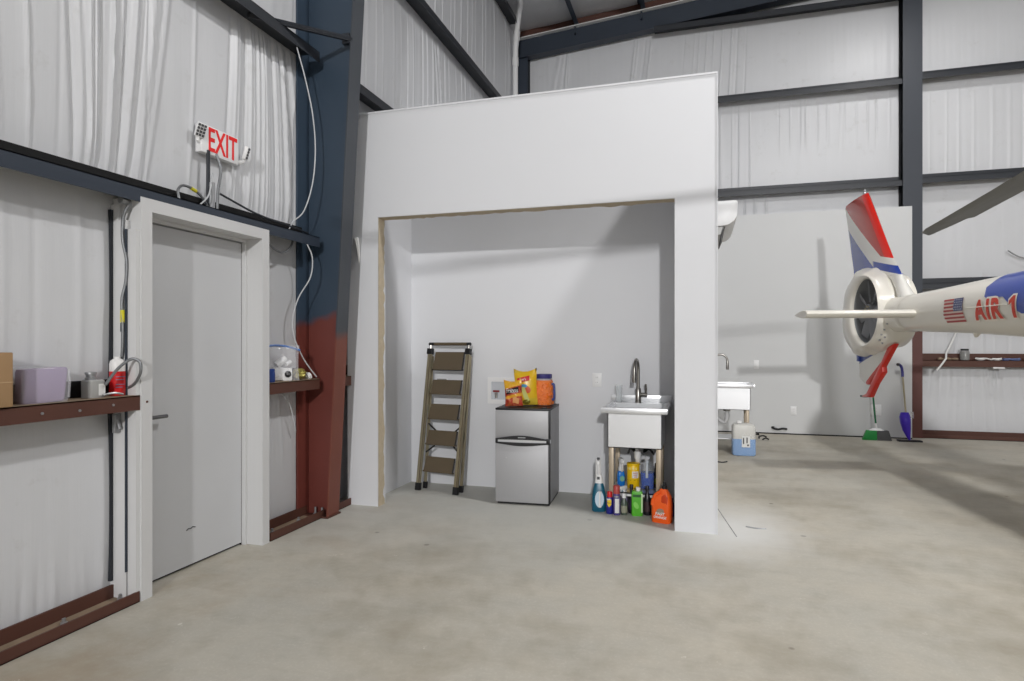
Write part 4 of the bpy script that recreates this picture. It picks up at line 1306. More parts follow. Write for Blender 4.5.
# on the lower shelf of the alcove sink, top at z = 0.170
LZ = 0.171
sky = mat('bright_blue_liquid_bottle', rgb(28, 120, 208), 0.2)
t = thing('spray_bottle', 'blue spray bottle with white trigger on the shelf under the alcove sink', 'bottle', (-0.640, 5.36, LZ), 0.3)
MB().rounded(0, 0, 0, 0.135, 0.064, 0.045, 0.018, ((0, 0.9), (0.04, 1), (0.7, 1), (0.9, 0.8), (1, 0.4))).build('body', sky, t)
trigger(MB(), 0, 0, 0.13, 1.25).build('trigger', M['white'], t)
MB().prism(ell(0.02, 0.024), (0.006, -0.0225, 0.065), (1, 0, 0), (0, 0, 1), 0.002).build('label', mat('blue_yellow_label', rgb(120, 176, 150), 0.4), t)
yel = mat('yellow_tub_plastic', rgb(240, 196, 16), 0.35)
t = thing('wipes_tub', 'yellow round tub on the shelf under the alcove sink', 'tub', (-0.535, 5.33, LZ))
MB().lathe([(0.05, 0), (0.053, 0.005), (0.053, 0.195), (0.05, 0.2), (0, 0.2)], (0, 0, 0), 26).build('body', yel, t)
MB().lathe([(0.054, 0.19), (0.055, 0.193), (0.055, 0.205), (0.03, 0.208), (0, 0.208)], (0, 0, 0), 26).build('lid', yel, t)
for nm, w1, h1, z1, c1, m1 in (('pale_band', 0.09, 0.02, 0.165, -0.2, mat('pale_yellow_print', rgb(240, 218, 140), 0.4)), ('label', 0.055, 0.055, 0.115, 0.45, M['label']), ('dark_line', 0.1, 0.004, 0.07, 0.0, mat('ochre_print', rgb(150, 110, 20), 0.4))):
    mb = MB()
    mb.absorb(blob_bm(rect(w1, h1)), wrap(0.053, 0.0016, z1, c1))
    mb.build(nm, m1, t)
mb = MB()
for k in range(3):
    mb.absorb(blob_bm(rect(0.04 - 0.008 * k, 0.006)), wrap(0.053, 0.0026, 0.13 - 0.016 * k, 0.45))
mb.build('print_lines', mat('label_print_red', rgb(196, 110, 90), 0.5), t)
t = thing('fluid_jug', 'clear gallon jug half full of blue fluid on the shelf under the alcove sink', 'jug', (-0.418, 5.33, LZ))
MB().rounded(0, 0, 0, 0.25, 0.112, 0.11, 0.035, ((0, 0.93), (0.03, 1), (0.62, 1), (0.8, 0.78), (0.95, 0.36), (1, 0.3))).build('jug_wall', mat('clear_jug_plastic', rgb(214, 220, 226), 0.15, alpha=0.12), t)
MB().rounded(0, 0, 0.004, 0.135, 0.1095, 0.1075, 0.034, ((0, 0.93), (0.05, 1), (1, 1))).build('fluid', mat('blue_fluid', rgb(20, 72, 170), 0.2), t)
MB().tube([(0.0, -0.058, 0.10), (0.0, -0.064, 0.15), (0, -0.045, 0.20), (0, -0.02, 0.23)], 0.011, 8, 4).build('moulded_handle', mat('milky_handle', rgb(206, 214, 222), 0.2), t)
MB().lathe([(0.02, 0), (0.02, 0.02), (0, 0.021)], (0, 0, 0.247), 14).build('cap', mat('grey_white_cap', rgb(196, 198, 204), 0.4), t)
t = bottle((-0.345, 5.38, LZ), 'dark slim bottle with yellow-green label behind right leg of the alcove sink', 0.022, [(0.022, 0), (0.024, 0.005), (0.024, 0.15), (0.013, 0.18), (0, 0.18)], blk, blk, (0.175, 0.018, 0.028))
MB().lathe([(0.0243, 0.03), (0.0246, 0.075)], (0, 0, 0), 18).build('label', mat('lime_label', rgb(170, 180, 40), 0.5), t)
t = thing('spray_bottle', 'small white trigger bottle behind the smoky green bottle', 'bottle', (-0.594, 5.185, 0), -0.6)
MB().lathe([(0.024, 0), (0.026, 0.005), (0.026, 0.11), (0.013, 0.14), (0, 0.14)], (0, 0, 0), 18).build('body', mat('lilac_plastic', rgb(150, 140, 176), 0.35), t)
trigger(MB(), 0, 0, 0.135, 0.9).build('trigger', M['white'], t)

# ------------------------------------------------------------------ beyond the partition
ac = thing('air_conditioner', 'white wall-mounted air conditioner end sticking out behind the partition edge', 'air conditioner', (0.10, 5.02, 2.205))
prof = [(x_, 0.06 + (z_ - 0.03) * 0.79) for x_, z_ in ((0.0, 0.03), (0.07, 0.032), (0.11, 0.042), (0.148, 0.075), (0.168, 0.12), (0.172, 0.25), (0.168, 0.262), (0.155, 0.268), (0.0, 0.268))]
MB().prism(prof, (0, 0.85, 0), (1, 0, 0), (0, 0, 1), 0.85, 0.004).build('casing', M['white'], ac)
MB().prism([(0.005, 0.0), (0.05, 0.0), (0.07, 0.058), (0.005, 0.058)], (0, 0.82, 0), (1, 0, 0), (0, 0, 1), 0.79).build('outlet_duct', mat('pale_grey_plastic', rgb(190, 190, 188), 0.5), ac, smooth=0)
MB().prism([(0.056, 0.003), (0.061, 0.003), (0.083, 0.056), (0.078, 0.056)], (0, 0.83, 0), (1, 0, 0), (0, 0, 1), 0.81).build('louvre', M['black'], ac, smooth=0)

jg = thing('fluid_jug', 'square jug of pale blue fluid on the floor by the farther sink', 'jug', (0.515, 8.27, 0), 0.05)
MB().rounded(0, 0, 0, 0.40, 0.275, 0.2, 0.04, ((0, 0.94), (0.03, 1), (0.86, 1), (0.95, 0.9), (1.0, 0.6))).build('jug_wall', mat('translucent_jug', rgb(222, 222, 218), 0.25, alpha=0.25), jg)
MB().rounded(0, 0, 0.004, 0.205, 0.268, 0.193, 0.038, ((0, 0.94), (0.05, 1), (1, 1))).build('fluid', mat('light_blue_fluid', rgb(116, 172, 232), 0.2), jg)
MB().rounded(0, 0, 0.206, 0.385, 0.262, 0.187, 0.036, ((0, 1), (0.8, 1), (0.95, 0.88), (1, 0.6))).build('jug_lining', mat('milky_lining', rgb(218, 217, 212), 0.6), jg)
MB().box(-0.03, -0.106, 0.11, 0.065, -0.101, 0.245).build('label', M['label'], jg, smooth=0)
MB().box(-0.018, -0.108, 0.15, -0.004, -0.105, 0.225).box(0.022, -0.108, 0.16, 0.036, -0.105, 0.23).box(0.03, -0.108, 0.125, 0.05, -0.105, 0.145).build('label_print', M['fridgeside'], jg, smooth=0)
MB().lathe([(0.03, 0), (0.03, 0.03), (0, 0.031)], (-0.05, 0, 0.39), 16).build('cap', M['white'], jg)
rn = random.Random(21)
mb = MB()
for k in range(5):
    a = rn.uniform(0, PI)
    x, y = rn.uniform(-0.09, 0.09), rn.uniform(-0.05, 0.05)
    mb.tube([(x - 0.05 * math.cos(a), y - 0.05 * math.sin(a), 0.012 + 0.02 * k), (x, y, 0.03 + 0.018 * k), (x + 0.05 * math.cos(a), y + 0.05 * math.sin(a), 0.012 + 0.02 * k)], 0.011, 6, 3)
o = mb.build('cable_bundle', M['black'], loc=(0.86, 9.6, 0))
tag(o, 'small black cable bundle on the floor right of the blue-filled jug', 'cable')
o = MB().tube([(1.05, 10.335, 0.10), (1.09, 10.30, 0.085), (1.14, 10.31, 0.075), (1.2, 10.30, 0.09), (1.26, 10.325, 0.08)], 0.016, 7, 4).box(1.055, 10.31, 0.085, 1.085, 10.339, 0.115).build('cable_stub', M['black'])
tag(o, 'black cable stub poking out at the foot of the back panel', 'cable')
o = MB().tube([(0.10, 7.62, 0.008), (0.18, 7.66, 0.008), (0.25, 7.64, 0.008), (0.30, 7.70, 0.008)], 0.007, 6, 4).build('stray_cord', M['dark'])
tag(o, 'short dark cord lying on the floor in front of the farther sink', 'cord')
o = MB().tube([(0.33, 5.02, 0.0045), (0.40, 4.99, 0.0045), (0.47, 5.0, 0.0045)], [0.010, 0.014, 0.008], 6).build('floor_plug', M['galv'])
o.scale = (1, 1, 0.4)
tag(o, 'small dark metal scrap on the white-sprayed floor right of the partition', 'scrap')
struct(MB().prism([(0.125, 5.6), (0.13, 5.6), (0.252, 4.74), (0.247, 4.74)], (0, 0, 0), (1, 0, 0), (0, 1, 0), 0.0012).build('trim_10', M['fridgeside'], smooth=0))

# broom with dustpan
bm_ = thing('broom', 'upright broom with green handle and green and grey head below the tail fin', 'broom', (2.41, 10.08, 0))
gr_ = mat('green_plastic', rgb(30, 132, 60), 0.4)
MB().prism([(-0.185, 0.0), (0.0, 0.0), (0.0, 0.14), (-0.13, 0.14)], (0, 0.03, 0), (1, 0, 0), (0, 0, 1), 0.07, 0.006).build('green_bristles', gr_, bm_)
mb = MB().prism([(0.0, 0.0), (0.19, 0.0), (0.15, 0.14), (0.0, 0.14)], (0, 0.03, 0), (1, 0, 0), (0, 0, 1), 0.07, 0.006)
mb.build('grey_bristles', mat('grey_bristle', rgb(84, 84, 86), 0.8, var=0.3, scale=60, stretch=(10, 10, 1)), bm_)
MB().rounded(0, -0.005, 0.138, 0.165, 0.20, 0.06, 0.02, ((0, 1), (1, 0.55))).build('head_block', M['white'], bm_)
MB().tube([(0, 0.0, 0.16), (-0.01, 0.0, 0.24)], 0.014, 10).build('socket', M['white'], bm_)
MB().tube([(-0.008, 0.0, 0.22), (-0.055, 0.16, 1.22)], 0.0125, 10).build('handle', mat('dark_green_handle', rgb(26, 100, 62), 0.4), bm_)

# spray mop
mp_ = thing('spray_mop', 'purple spray mop standing against the back panel edge beside the rust-red column', 'mop', (2.82, 10.06, 0))
vio = mat('violet_plastic', rgb(70, 40, 190), 0.3)
MB().box(-0.15, -0.055, 0.0, 0.15, 0.055, 0.022, 0.008).build('mop_pad', M['black'], mp_)
body = [(0, 0.02, 0.02), (-0.03, 0.03, 0.12), (-0.05, 0.05, 0.25), (-0.055, 0.07, 0.35), (-0.045, 0.085, 0.42)]
MB().tube([(0.0, 0, 0.02), (-0.012, 0.02, 0.08), (-0.028, 0.03, 0.16), (-0.04, 0.04, 0.26), (-0.045, 0.05, 0.34), (-0.045, 0.06, 0.40)], [0.012, 0.03, 0.052, 0.066, 0.07, 0.05], 14).build('body', vio, mp_)
MB().tube([(0.02, -0.03, 0.33), (0.025, -0.02, 0.42)], [0.025, 0.02], 10).build('refill_bottle', M['film'], mp_)
MB().tube([(-0.03, 0.06, 0.38), (-0.04, 0.17, 0.92)], 0.012, 10).build('pole', M['champagne'], mp_)
MB().tube([(-0.04, 0.17, 0.90), (-0.042, 0.18, 0.98), (-0.06, 0.17, 1.05), (-0.10, 0.14, 1.08)], [0.017, 0.017, 0.018, 0.02], 10, 4).build('grip', mat('blue_violet_grip', rgb(60, 60, 128), 0.4), mp_)
MB().tube([(-0.095, 0.145, 1.078), (-0.115, 0.13, 1.075)], 0.021, 10).build('grip_end', M['fridgeside'], mp_)

# things on the back wall girt (top z = 1.135)
BZ = 1.135
t = thing('glass_jar', 'small grey jar with dark lid on the back wall girt under the tail boom', 'jar', (3.66, 10.57, BZ))
MB().lathe([(0.05, 0), (0.058, 0.01), (0.06, 0.11), (0.05, 0.14), (0.046, 0.145), (0, 0.145)], (0, 0, 0), 20).build('jar_wall', mat('grey_glass', rgb(150, 150, 148), 0.15, alpha=0.75), t)
MB().lathe([(0.049, 0.14), (0.05, 0.165), (0, 0.166)], (0, 0, 0), 20).build('lid', M['black'], t)
rn = random.Random(33)


def scrap(name, label, cat, x, m, w, hgt, seed):
    r = random.Random(seed)
    g = MB()
    pts = [(-w / 2 + w * k / 7, 10.56 + r.uniform(-0.03, 0.03), BZ + 0.012 + r.uniform(0, hgt)) for k in range(8)]
    g.tube(pts, [r.uniform(0.011, 0.022) for _ in pts], 6)
    o = g.build(name, m, loc=(x, 0, 0), smooth=25)
    return tag(o, label, cat)


scrap('plastic_wrap', 'white plastic scrap right of the grey jar on back wall girt', 'plastic', 3.95, M['label'], 0.32, 0.02, 1)
scrap('paper_scrap', 'pale crumpled paper near right end of the visible back wall girt', 'paper', 4.55, M['cardlight'], 0.3, 0.02, 2)
scrap('paper_scrap', 'dull brown paper strip left of the grey jar on back wall girt', 'paper', 3.45, M['dust'], 0.26, 0.016, 3)
scrap('tool_handle', 'blue-grey strip at right edge of the back wall girt', 'strip', 4.22, mat('slate_blue_plastic', rgb(96, 110, 150), 0.5), 0.2, 0.012, 4)
o = MB().tube([(3.62, 10.64, 1.66), (3.52, 10.62, 1.40), (3.44, 10.60, 1.23), (3.40, 10.485, 1.16), (3.35, 10.485, 1.08), (3.29, 10.49, 0.99)], 0.013, 7).build('hanging_strap', M['label'])
tag(o, 'white strap hanging slantwise over the back wall girt below the tail boom', 'strap')
o = MB().box(3.98, 10.488, 1.02, 4.12, 10.50, 1.042, 0.002).build('tape_patch', M['white'])
tag(o, 'white tape patch on lower lip of the back wall girt', 'tape')
o = MB().tube([(4.2, 10.60, 2.70), (4.36, 10.62, 2.60), (4.6, 10.63, 2.56), (4.9, 10.62, 2.55)], 0.009, 6, 4).build('cable', M['galv'])
tag(o, 'thin grey wire on back wall at right edge above the tail boom', 'cable')

# ------------------------------------------------------------------ helicopter (local +x forward, -y is the side we see)
HX, HY = 1.866, 8.313
he = thing('helicopter', 'white, red and blue helicopter parked tail first, only its tail and one blade in view', 'helicopter', (HX, HY, 0), math.atan2(-0.988, 0.15))
cream = mat('cream_white_paint', rgb(226, 222, 212), 0.28, var=0.02, scale=3, coat=0.3)
blue_p = mat('royal_blue_paint', rgb(44, 70, 158), 0.28, coat=0.3)
red_p = mat('bright_red_paint', rgb(214, 44, 30), 0.28, coat=0.3)


def mat_fin():
    m = bpy.data.materials.new('tricolour_fin_paint')
    m.use_nodes = True
    nt = m.node_tree
    b = nt.nodes['Principled BSDF']
    vec = coords(nt)
    o = xyz(nt, vec)
    s = math_node(nt, 'ADD', o[2], math_node(nt, 'MULTIPLY', o[0], 0.69))
    low = math_node(nt, 'ADD', o[2], math_node(nt, 'MULTIPLY', math_node(nt, 'SUBTRACT', o[0], 0.35), 0.22))
    le = math_node(nt, 'ADD', o[2], math_node(nt, 'MULTIPLY', o[0], 1.345))
    white = rgb(228, 226, 220)
    reds = mix_node(nt, ramp_step(nt, le, 3.105, 3.109), rgb(186, 62, 50), rgb(226, 40, 26))
    is_red = math_node(nt, 'MULTIPLY', ramp_step(nt, s, 2.683, 2.687), ramp_step(nt, low, 2.368, 2.372))
    strip = math_node(nt, 'MULTIPLY', ramp_step(nt, low, 2.302, 2.298), ramp_step(nt, o[0], 0.30, 0.34))
    is_blue = math_node(nt, 'MAXIMUM', ramp_step(nt, s, 2.466, 2.462), strip)
    is_blue = math_node(nt, 'MULTIPLY', is_blue, math_node(nt, 'MAXIMUM', ramp_step(nt, low, 2.216, 2.220), ramp_step(nt, o[0], 0.55, 0.45)))
    c = mix_node(nt, is_red, white, reds)
    c = mix_node(nt, is_blue, c, rgb(44, 70, 158))
    nt.links.new(c, b.inputs['Base Color'])
    b.inputs['Roughness'].default_value = 0.25
    b.inputs['Coat Weight'].default_value = 0.3
    return m


def mat_ventral():
    m = bpy.data.materials.new('ventral_fin_paint')
    m.use_nodes = True
    nt = m.node_tree
    b = nt.nodes['Principled BSDF']
    o = xyz(nt, coords(nt))
    s = math_node(nt, 'SUBTRACT', o[2], math_node(nt, 'MULTIPLY', o[0], 0.62))
    c = mix_node(nt, ramp_step(nt, s, 0.868, 0.872), rgb(198, 56, 44), rgb(222, 220, 214))
    s2 = math_node(nt, 'SUBTRACT', o[2], math_node(nt, 'MULTIPLY', o[0], 0.25))
    c = mix_node(nt, ramp_step(nt, s2, 1.168, 1.172), c, rgb(46, 66, 140))
    nt.links.new(c, b.inputs['Base Color'])
    b.inputs['Roughness'].default_value = 0.28
    return m


def airfoil(xle, xte, z, th, n=9):
    c = xle - xte
    up_, dn = [], []
    for k in range(n):
        s = (1 - math.cos(PI * k / (n - 1))) / 2
        t = th * (2.6 * math.sqrt(s) - 1.6 * s - 1.0 * s * s) * 0.62
        up_.append((xle - c * s, -t, z))
        dn.append((xle - c * s, t, z))
    return up_ + dn[-2:0:-1]


secs = []
for (z, le, te) in ((1.76, 1.22, 0.86), (1.86, 1.12, 0.84), (1.95, 1.03, 0.78), (2.05, 0.95, 0.67), (2.10, 0.92, 0.52), (2.105, 0.918, -0.30), (2.2, 0.83, -0.32), (2.29, 0.735, -0.335), (2.5, 0.575, -0.405), (2.74, 0.395, -0.48), (2.95, 0.235, -0.55), (3.09, 0.13, -0.60), (3.135, 0.095, -0.58)):
    secs.append(airfoil(le, te, z, 0.13 if z < 1.9 else 0.10 if z < 2.0 else 0.075 if z < 3.1 else 0.055))
secs[-1] = [(x, y, z + 0.02 * (x - 0.095)) for x, y, z in secs[-1]]
fin = MB().rings(secs).build('tail_fin', mat_fin(), he, smooth=50)
MB().lathe([(0.022, 0), (0.022, 0.02), (0.012, 0.03), (0.012, 0.06), (0, 0.065)], (0.0, 0, 3.135), 12).build('beacon', M['galv'], fin)
# fenestron shroud with duct
FCX, FCZ, FR = 0.45, 1.74, 0.352


def shroud_r(a):
    ks = [(0, 0.46), (45, 0.42), (75, 0.44), (100, 0.50), (135, 0.66), (165, 0.79), (195, 0.83), (225, 0.70), (250, 0.53), (270, 0.465), (295, 0.465), (320, 0.50), (345, 0.47), (360, 0.46)]
    d = math.degrees(a) % 360
    for (a0, r0), (a1, r1) in zip(ks, ks[1:]):
        if a0 <= d <= a1:
            t = (d - a0) / (a1 - a0)
            t = t * t * (3 - 2 * t)
            return r0 + (r1 - r0) * t
    return r0


mb = MB()
N = 64
loops = []
for k in range(N):
    a = 2 * PI * k / N
    R_ = shroud_r(a)
    pr = [(FR, 0.15), (FR, -0.15), (FR + 0.012, -0.185), (FR + 0.04, -0.20), (FR + (R_ - FR) * 0.45, -0.19), (R_ - 0.05, -0.135), (R_ - 0.012, -0.07), (R_, 0.0), (R_ - 0.012, 0.07), (R_ - 0.05, 0.135), (FR + (R_ - FR) * 0.45, 0.19), (FR + 0.04, 0.20), (FR + 0.012, 0.185)]
    loops.append([(FCX + r * math.cos(a), y, FCZ + r * math.sin(a)) for r, y in pr])
mb.rings(loops + [loops[0]], cap=False)
bmesh.ops.remove_doubles(mb.bm, verts=mb.bm.verts[:], dist=1e-5)
sh = mb.build('fenestron_shroud', cream, he, smooth=50)
mb = MB()
for (x, z) in ((0.80, 1.47), (0.87, 1.52), (0.75, 1.41), (0.88, 1.44), (0.82, 1.38), (0.93, 1.58)):
    mb.cyl((x, -0.14, z), (x, -0.155, z), 0.009, seg=8)
mb.build('rivets', M['galv'], sh)
dk = mat('fan_grey', rgb(122, 124, 126), 0.5)
fanp = MB()
fanp.rings([[(FCX + r * math.cos(2 * PI * k / 48), y, FCZ + r * math.sin(2 * PI * k / 48)) for k in range(48)] for r, y in ((FR - 0.001, -0.16), (FR - 0.012, -0.02), (FR - 0.012, 0.02), (FR - 0.001, 0.16))], cap=False)
duct = fanp.build('duct_liner', dk, he)
hub = MB()
hub.rings([[(FCX + r * math.cos(2 * PI * k / 24), y, FCZ + r * math.sin(2 * PI * k / 24)) for k in range(24)] for r, y in ((0.03, -0.15), (0.075, -0.14), (0.095, -0.10), (0.10, 0.02), (0.09, 0.14), (0.05, 0.17))])
hub = hub.build('fan_hub', dk, he)
mb = MB()
for k in range(8):
    a = 2 * PI * (k + 0.3) / 8
    mb.cyl((FCX + 0.05 * math.cos(a), -0.158, FCZ + 0.05 * math.sin(a)), (FCX + 0.05 * math.cos(a), -0.14, FCZ + 0.05 * math.sin(a)), 0.011, seg=6)
mb.build('hub_bolts', M['champagne'], hub)
for k in range(8):
    a = 2 * PI * (k + 0.3) / 8
    ca, sa = math.cos(a), math.sin(a)
    b = MB()
    b.rings([[Vector((FCX, 0, FCZ)) + Vector((ca, 0, sa)) * r + Vector((-sa, 0, ca)) * x * c + Vector((0, 1, 0)) * (y - 0.11 + x * tw) for x, y in ((-0.5, 0), (0, -0.008), (0.5, 0), (0, 0.008))] for r, c, tw in ((0.09, 0.06, 0.05), (0.2, 0.085, 0.045), (FR - 0.018, 0.105, 0.04))])
    b.build('fan_blade', mat('fan_blade_grey', rgb(134, 136, 140), 0.45) if k == 0 else bpy.data.materials['fan_blade_grey'], he)
for k in range(3):
    a = 2 * PI * k / 3 + 0.5
    MB().tube([(FCX + 0.08 * math.cos(a), 0.09, FCZ + 0.08 * math.sin(a)), (FCX + FR * math.cos(a), 0.09, FCZ + FR * math.sin(a))], 0.022, 8).build('stator_strut', dk, he)

# tail boom
BK = [(0.80, 0.15, 0.19, 1.685), (1.15, 0.165, 0.18, 1.680), (1.7, 0.185, 0.198, 1.676), (2.4, 0.212, 0.222, 1.670), (3.2, 0.248, 0.256, 1.655), (4.2, 0.32, 0.345, 1.655), (5.0, 0.38, 0.42, 1.68)]


def boom(x):
    for (x0, a0, b0, c0), (x1, a1, b1, c1) in zip(BK, BK[1:]):
        if x <= x1:
            t = (x - x0) / (x1 - x0)
            return a0 + (a1 - a0) * t, b0 + (b1 - b0) * t, c0 + (c1 - c0) * t
    return a1, b1, c1


rg_ = []
for i in range(43):
    x = 0.8 + 0.1 * i
    a, b, c = boom(x)
    rg_.append([(x, a * math.cos(2 * PI * k / 40), c + b * math.sin(2 * PI * k / 40)) for k in range(40)])
bo = MB().rings(rg_).build('tail_boom', cream, he, smooth=50)
a, b, c = boom(1.2)
mb = MB()
mb.rings([[(x, (a + e) * math.cos(2 * PI * k / 40), c + (b + e) * math.sin(2 * PI * k / 40)) for k in range(40)] for x, e in ((1.10, 0.002), (1.12, 0.008), (1.16, 0.008), (1.20, 0.003))], cap=False)
mb.build('boom_collar', cream, bo)


def on_boom(x, z, off=0.004, side=-1):
    a, b, c = boom(x)
    s = max(-1.0, min(1.0, (z - c) / b))
    k = math.sqrt(max(0.0, 1 - s * s))
    n = Vector((0, side * k / a, s / b)).normalized()
    return Vector((x, side * a * k, c + b * s)) + n * off


# blue swoosh over the top of the boom, both sides
mb = MB()
for side in (-1, 1):
    prev = None
    for i in range(61):
        x = 2.70 + 0.035 * i
        t = min(1.0, (x - 2.70) / 0.09)
        a, b, c = boom(x)
        zlo = 1.71 if x < 2.98 else 1.71 - 0.13 * min(1, (x - 2.98) / 0.2)
        zc = 1.80
        lo = zc + (zlo - zc) * math.sqrt(max(0.0, 1 - (1 - t) ** 2))
        s0 = math.asin(max(-1, min(1, (lo - c) / b)))
        t2 = math.sqrt(max(0.0, 1 - (1 - t) ** 2))
        s1 = math.asin(max(-1, min(1, (zc - c) / b))) * (1 - t2) + (PI / 2) * t2
        row = []
        for j in range(15):
            s = s0 + (s1 - s0) * j / 14
            row.append(mb.bm.verts.new((x, side * (a + 0.003) * math.cos(s), c + (b + 0.003) * math.sin(s))))
        if prev:
            for j in range(14):
                mb.face([prev[j], prev[j + 1], row[j + 1], row[j]])
        prev = row
mb.build('blue_swoosh', blue_p, bo, smooth=50)
# flag, stripes then canton (canton leads towards the nose)
fx0, fx1, fz0, fz1 = 2.13, 2.44, 1.552, 1.742


def patch(x0, x1, z0, z1, off, n=8, skew=0.0):
    g = MB()
    for j in range(2):
        pass
    rows_ = [[g.bm.verts.new(on_boom(x0 + (x1 - x0) * i / n + skew * (z - fz0) * 0, z, off)) for i in range(n + 1)] for z in [z0 + (z1 - z0) * q / 3 for q in range(4)]]
    for a_, b_2 in zip(rows_, rows_[1:]):
        for i in range(n):
            g.face([a_[i], a_[i + 1], b_2[i + 1], b_2[i]])
    return g


flag_red = mat('flag_red', rgb(168, 52, 48), 0.35)
fl = patch(fx0, fx1, fz0, fz1, 0.0035).build('flag', mat('flag_white', rgb(226, 206, 196), 0.35), bo)
sh_ = (fz1 - fz0) / 13
for k in range(0, 13, 2):
    z1_ = fz1 - sh_ * k
    patch(fx0 + 0.012 * math.sin(k * 0.5), (fx1 - 0.14) if k < 7 else fx1, z1_ - sh_, z1_, 0.0055).build('flag_stripe', flag_red, fl)
cn = patch(fx1 - 0.145, fx1, fz1 - sh_ * 7, fz1, 0.0065).build('flag_canton', mat('flag_blue', rgb(58, 66, 112), 0.35), fl)
mb = MB()
for r in range(5):
    for q in range(5):
        x, z = fx1 - 0.13 + 0.028 * q + 0.007 * (r % 2), fz1 - sh_ * (0.9 + 1.3 * r)
        p = on_boom(x, z, 0.0085)
        mb.box(p.x - 0.003, p.y - 0.0006, p.z - 0.003, p.x + 0.003, p.y + 0.0006, p.z + 0.003)
mb.build('flag_stars', M['label'], cn, smooth=0)
# AIR 1 in red with a pale edge
for nm, bold, off, m_ in (('lettering_outline', 0.085, 0.006, mat('letter_edge_white', rgb(232, 224, 212), 0.35)), ('lettering', 0.045, 0.009, mat('letter_red', rgb(206, 60, 36), 0.35))):
    mb = MB()
    for ch, cx_, in (('A', 2.685), ('I', 2.80), ('R', 2.915), ('1', 3.115)):
        if ch == '1':
            g_ = 0.0 if nm == 'lettering' else 0.013
            t = bmesh.new()
            t.faces.new([t.verts.new((x_, y_, 0)) for x_, y_ in ((-0.012 - g_, -0.075 - g_), (0.026 + g_, -0.075 - g_), (0.026 + g_, 0.075 + g_), (-0.004 - g_ * 0.5, 0.075 + g_), (-0.045 - g_, 0.042 + g_), (-0.045 - g_, 0.012 - g_), (-0.012 - g_, 0.03 - g_))])
        else:
            t = None
        t = t or text_bm(ch, 0.150 if nm == 'lettering' else 0.178, bold, 1.05)
        for q in range(-9, 10):
            bmesh.ops.bisect_plane(t, geom=t.verts[:] + t.edges[:] + t.faces[:], plane_co=(0, q * 0.0101 + 0.0003, 0), plane_no=(0, 1, 0))
        bmesh.ops.triangulate(t, faces=t.faces[:])
        mb.absorb(t, lambda c, cx_=cx_: on_boom(cx_ + c.x + 0.08 * c.y, 1.632 + c.y, off))
    mb.build(nm, m_, bo, smooth=60)
MB().tube([on_boom(2.5, 1.655, 0.003), on_boom(2.9, 1.652, 0.012), on_boom(3.05, 1.652, 0.012)], 0.004, 6).build('static_wick', cream, bo)
# ventral fin with red leading edge and tail bumper
vs = []
for (z, le, te) in ((1.34, 0.76, -0.17), (1.24, 0.66, -0.17), (1.12, 0.52, -0.16), (1.0, 0.36, -0.15), (0.955, 0.28, -0.14), (0.90, 0.17, 0.06)):
    vs.append(airfoil(le, te, z, 0.05))
vf = MB().rings(vs).build('ventral_fin', mat_ventral(), he, smooth=50)
MB().prism([(0.81, 1.375), (0.52, 1.12), (0.535, 1.06), (0.36, 0.93), (0.19, 0.755), (-0.02, 0.742), (-0.02, 0.76), (0.10, 0.79), (0.22, 0.91), (0.42, 1.10), (0.66, 1.34)], (0, 0.028, 0), (1, 0, 0), (0, 0, 1), 0.056, 0.008).build('tail_skid', red_p, vf)
MB().box(-0.09, -0.022, 0.738, 0.0, 0.022, 0.76, 0.006).build('skid_shoe', M['fridgeside'], vf)
MB().prism([(-0.17, 1.16), (-0.10, 1.16), (-0.11, 1.32), (-0.17, 1.32)], (0, 0.03, 0), (1, 0, 0), (0, 0, 1), 0.06, 0.004).build('trailing_edge_patch', blue_p, vf)
# horizontal stabiliser through the boom
for side in (-1, 1):
    rs_ = []
    for y, sc_ in ((0.10, 1.0), (0.6, 1.0), (1.115, 1.0), (1.138, 0.95), (1.145, 0.85)):
        af = airfoil(1.62, 1.22, 0, 0.075 * sc_)
        rs_.append([(1.42 + (x - 1.42) * (0.96 if sc_ < 1 else 1), side * y, 1.658 + t_) for x, t_, _ in af])
    MB().rings(rs_).build('stabiliser', cream, he, smooth=50)
MB().tube([(2.28, -0.02, 1.47), (2.26, -0.02, 1.44), (2.26, -0.02, 1.425)], [0.03, 0.02, 0.01], 8).build('belly_fitting', cream, he)

# fuselage, mast, skids (outside the picture but standing on the floor)
dkglass = mat('tinted_canopy', rgb(30, 36, 42), 0.08)
FK = [(4.3, 0.34, 0.36, 1.67), (4.9, 0.50, 0.56, 1.62), (5.4, 0.68, 0.74, 1.48), (6.0, 0.76, 0.84, 1.38), (6.8, 0.78, 0.86, 1.36), (7.5, 0.72, 0.76, 1.30), (8.05, 0.54, 0.54, 1.18), (8.4, 0.3, 0.3, 1.06), (8.52, 0.06, 0.06, 1.0)]
MB().rings([[(x, a * math.cos(2 * PI * k / 36), c + b * math.sin(2 * PI * k / 36)) for k in range(36)] for x, a, b, c in FK]).build('fuselage', cream, he, smooth=50)
mb = MB()
for side in (-1, 1):
    for (x0, x1) in ((5.75, 6.55), (6.65, 7.45)):
        rr_ = []
        for i in range(7):
            x = x0 + (x1 - x0) * i / 6
            for (xa, aa, ba, ca), (xb, ab, bb2, cb) in zip(FK, FK[1:]):
                if xa <= x <= xb:
                    t = (x - xa) / (xb - xa)
                    a, b, c = aa + (ab - aa) * t, ba + (bb2 - ba) * t, ca + (cb - ca) * t
            rr_.append([mb.bm.verts.new((x, side * (a + 0.006) * math.cos(s), c + (b + 0.006) * math.sin(s))) for s in (0.12, 0.35, 0.6, 0.85)])
        for p, q in zip(rr_, rr_[1:]):
            for j in range(3):
                mb.face([p[j], p[j + 1], q[j + 1], q[j]])
mb.build('side_windows', dkglass, he)
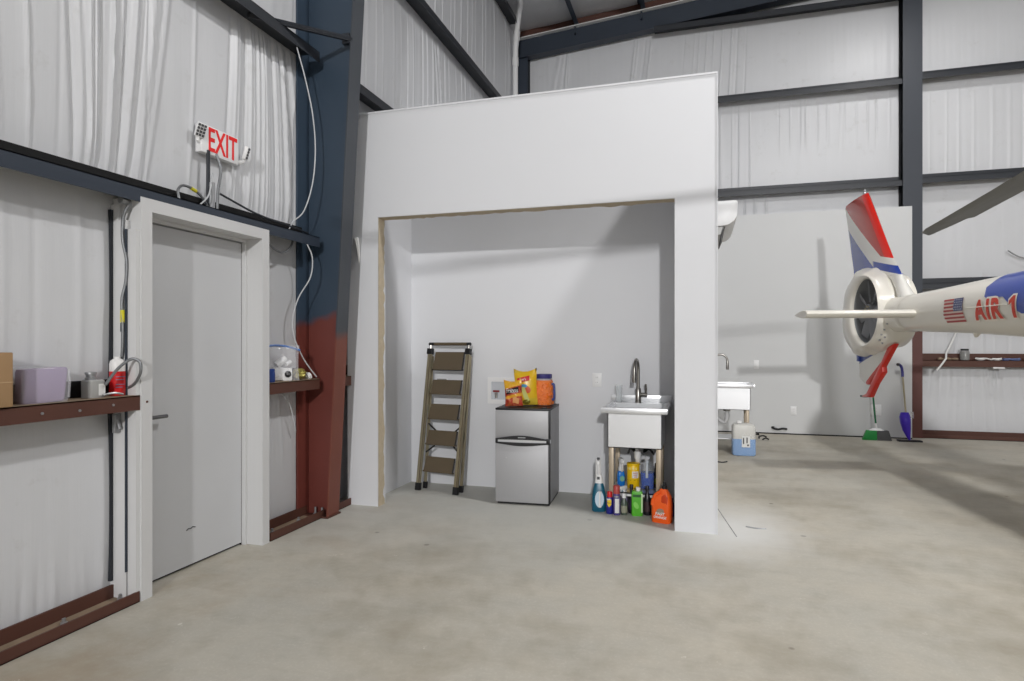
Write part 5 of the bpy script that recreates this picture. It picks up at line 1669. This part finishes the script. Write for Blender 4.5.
MB().rings([[(x, a * math.cos(2 * PI * k / 24), 2.22 + b * math.sin(2 * PI * k / 24)) for k in range(24)] for x, a, b in ((4.3, 0.1, 0.1), (4.6, 0.34, 0.24), (5.3, 0.42, 0.34), (5.9, 0.36, 0.28), (6.3, 0.12, 0.1))]).build('engine_cowling', blue_p, he)
MB().cyl((5.27, 0, 2.45), (5.27, 0, 2.86), 0.07, 0.06, 16).build('rotor_mast', M['galv'], he)
MB().lathe([(0.06, 0), (0.2, 0.03), (0.22, 0.07), (0.1, 0.12), (0, 0.13)], (5.27, 0, 2.80), 20).build('rotor_hub', M['fridgeside'], he)
blade_m = mat('olive_grey_blade', rgb(112, 112, 106), 0.5, var=0.04)
for k in range(3):
    ang = math.atan2(0.49, -5.0) + 2 * PI * k / 3
    d = Vector((math.cos(ang), math.sin(ang), 0))
    n = Vector((-math.sin(ang), math.cos(ang), 0))
    rgs = []
    for (r, le, te, zz) in ((0.2, 0.06, -0.06, 2.87), (0.6, 0.07, -0.09, 2.86), (0.9, 0.10, -0.22, 2.845), (2.2, 0.11, -0.22, 2.76), (3.2, 0.11, -0.22, 2.69), (4.3, 0.11, -0.22, 2.625), (4.305, 0.11, -0.17, 2.625), (4.6, 0.11, -0.15, 2.61), (4.85, 0.06, -0.13, 2.60), (5.02, -0.06, -0.12, 2.595)):
        c = Vector((5.27, 0, zz if k == 0 else 2.865 + 0.035 * r)) + d * r
        ring = []
        for s, h_ in ((0, 0), (0.1, 0.010), (0.3, 0.014), (0.65, 0.008), (1, 0.001), (0.65, -0.008), (0.3, -0.012), (0.1, -0.009)):
            q = le + (te - le) * s
            ring.append(c + n * q + Vector((0, 0, h_ - (0.10 if k == 0 else 0.02) * q)))
        rgs.append(ring)
    MB().rings(rgs).build('rotor_blade', blade_m, he, smooth=50)
for side in (-1, 1):
    MB().tube([(4.9, side * 1.0, 0.035), (5.2, side * 1.0, 0.035), (7.6, side * 1.0, 0.035), (7.95, side * 1.0, 0.10), (8.1, side * 1.0, 0.22)], 0.035, 10).build('skid_tube', M['fridgeside'], he)
for x in (5.6, 7.1):
    MB().tube([(x, -1.0, 0.05), (x, -0.85, 0.45), (x, -0.4, 0.62), (x, 0.4, 0.62), (x, 0.85, 0.45), (x, 1.0, 0.05)], 0.035, 10).build('cross_tube', M['fridgeside'], he)
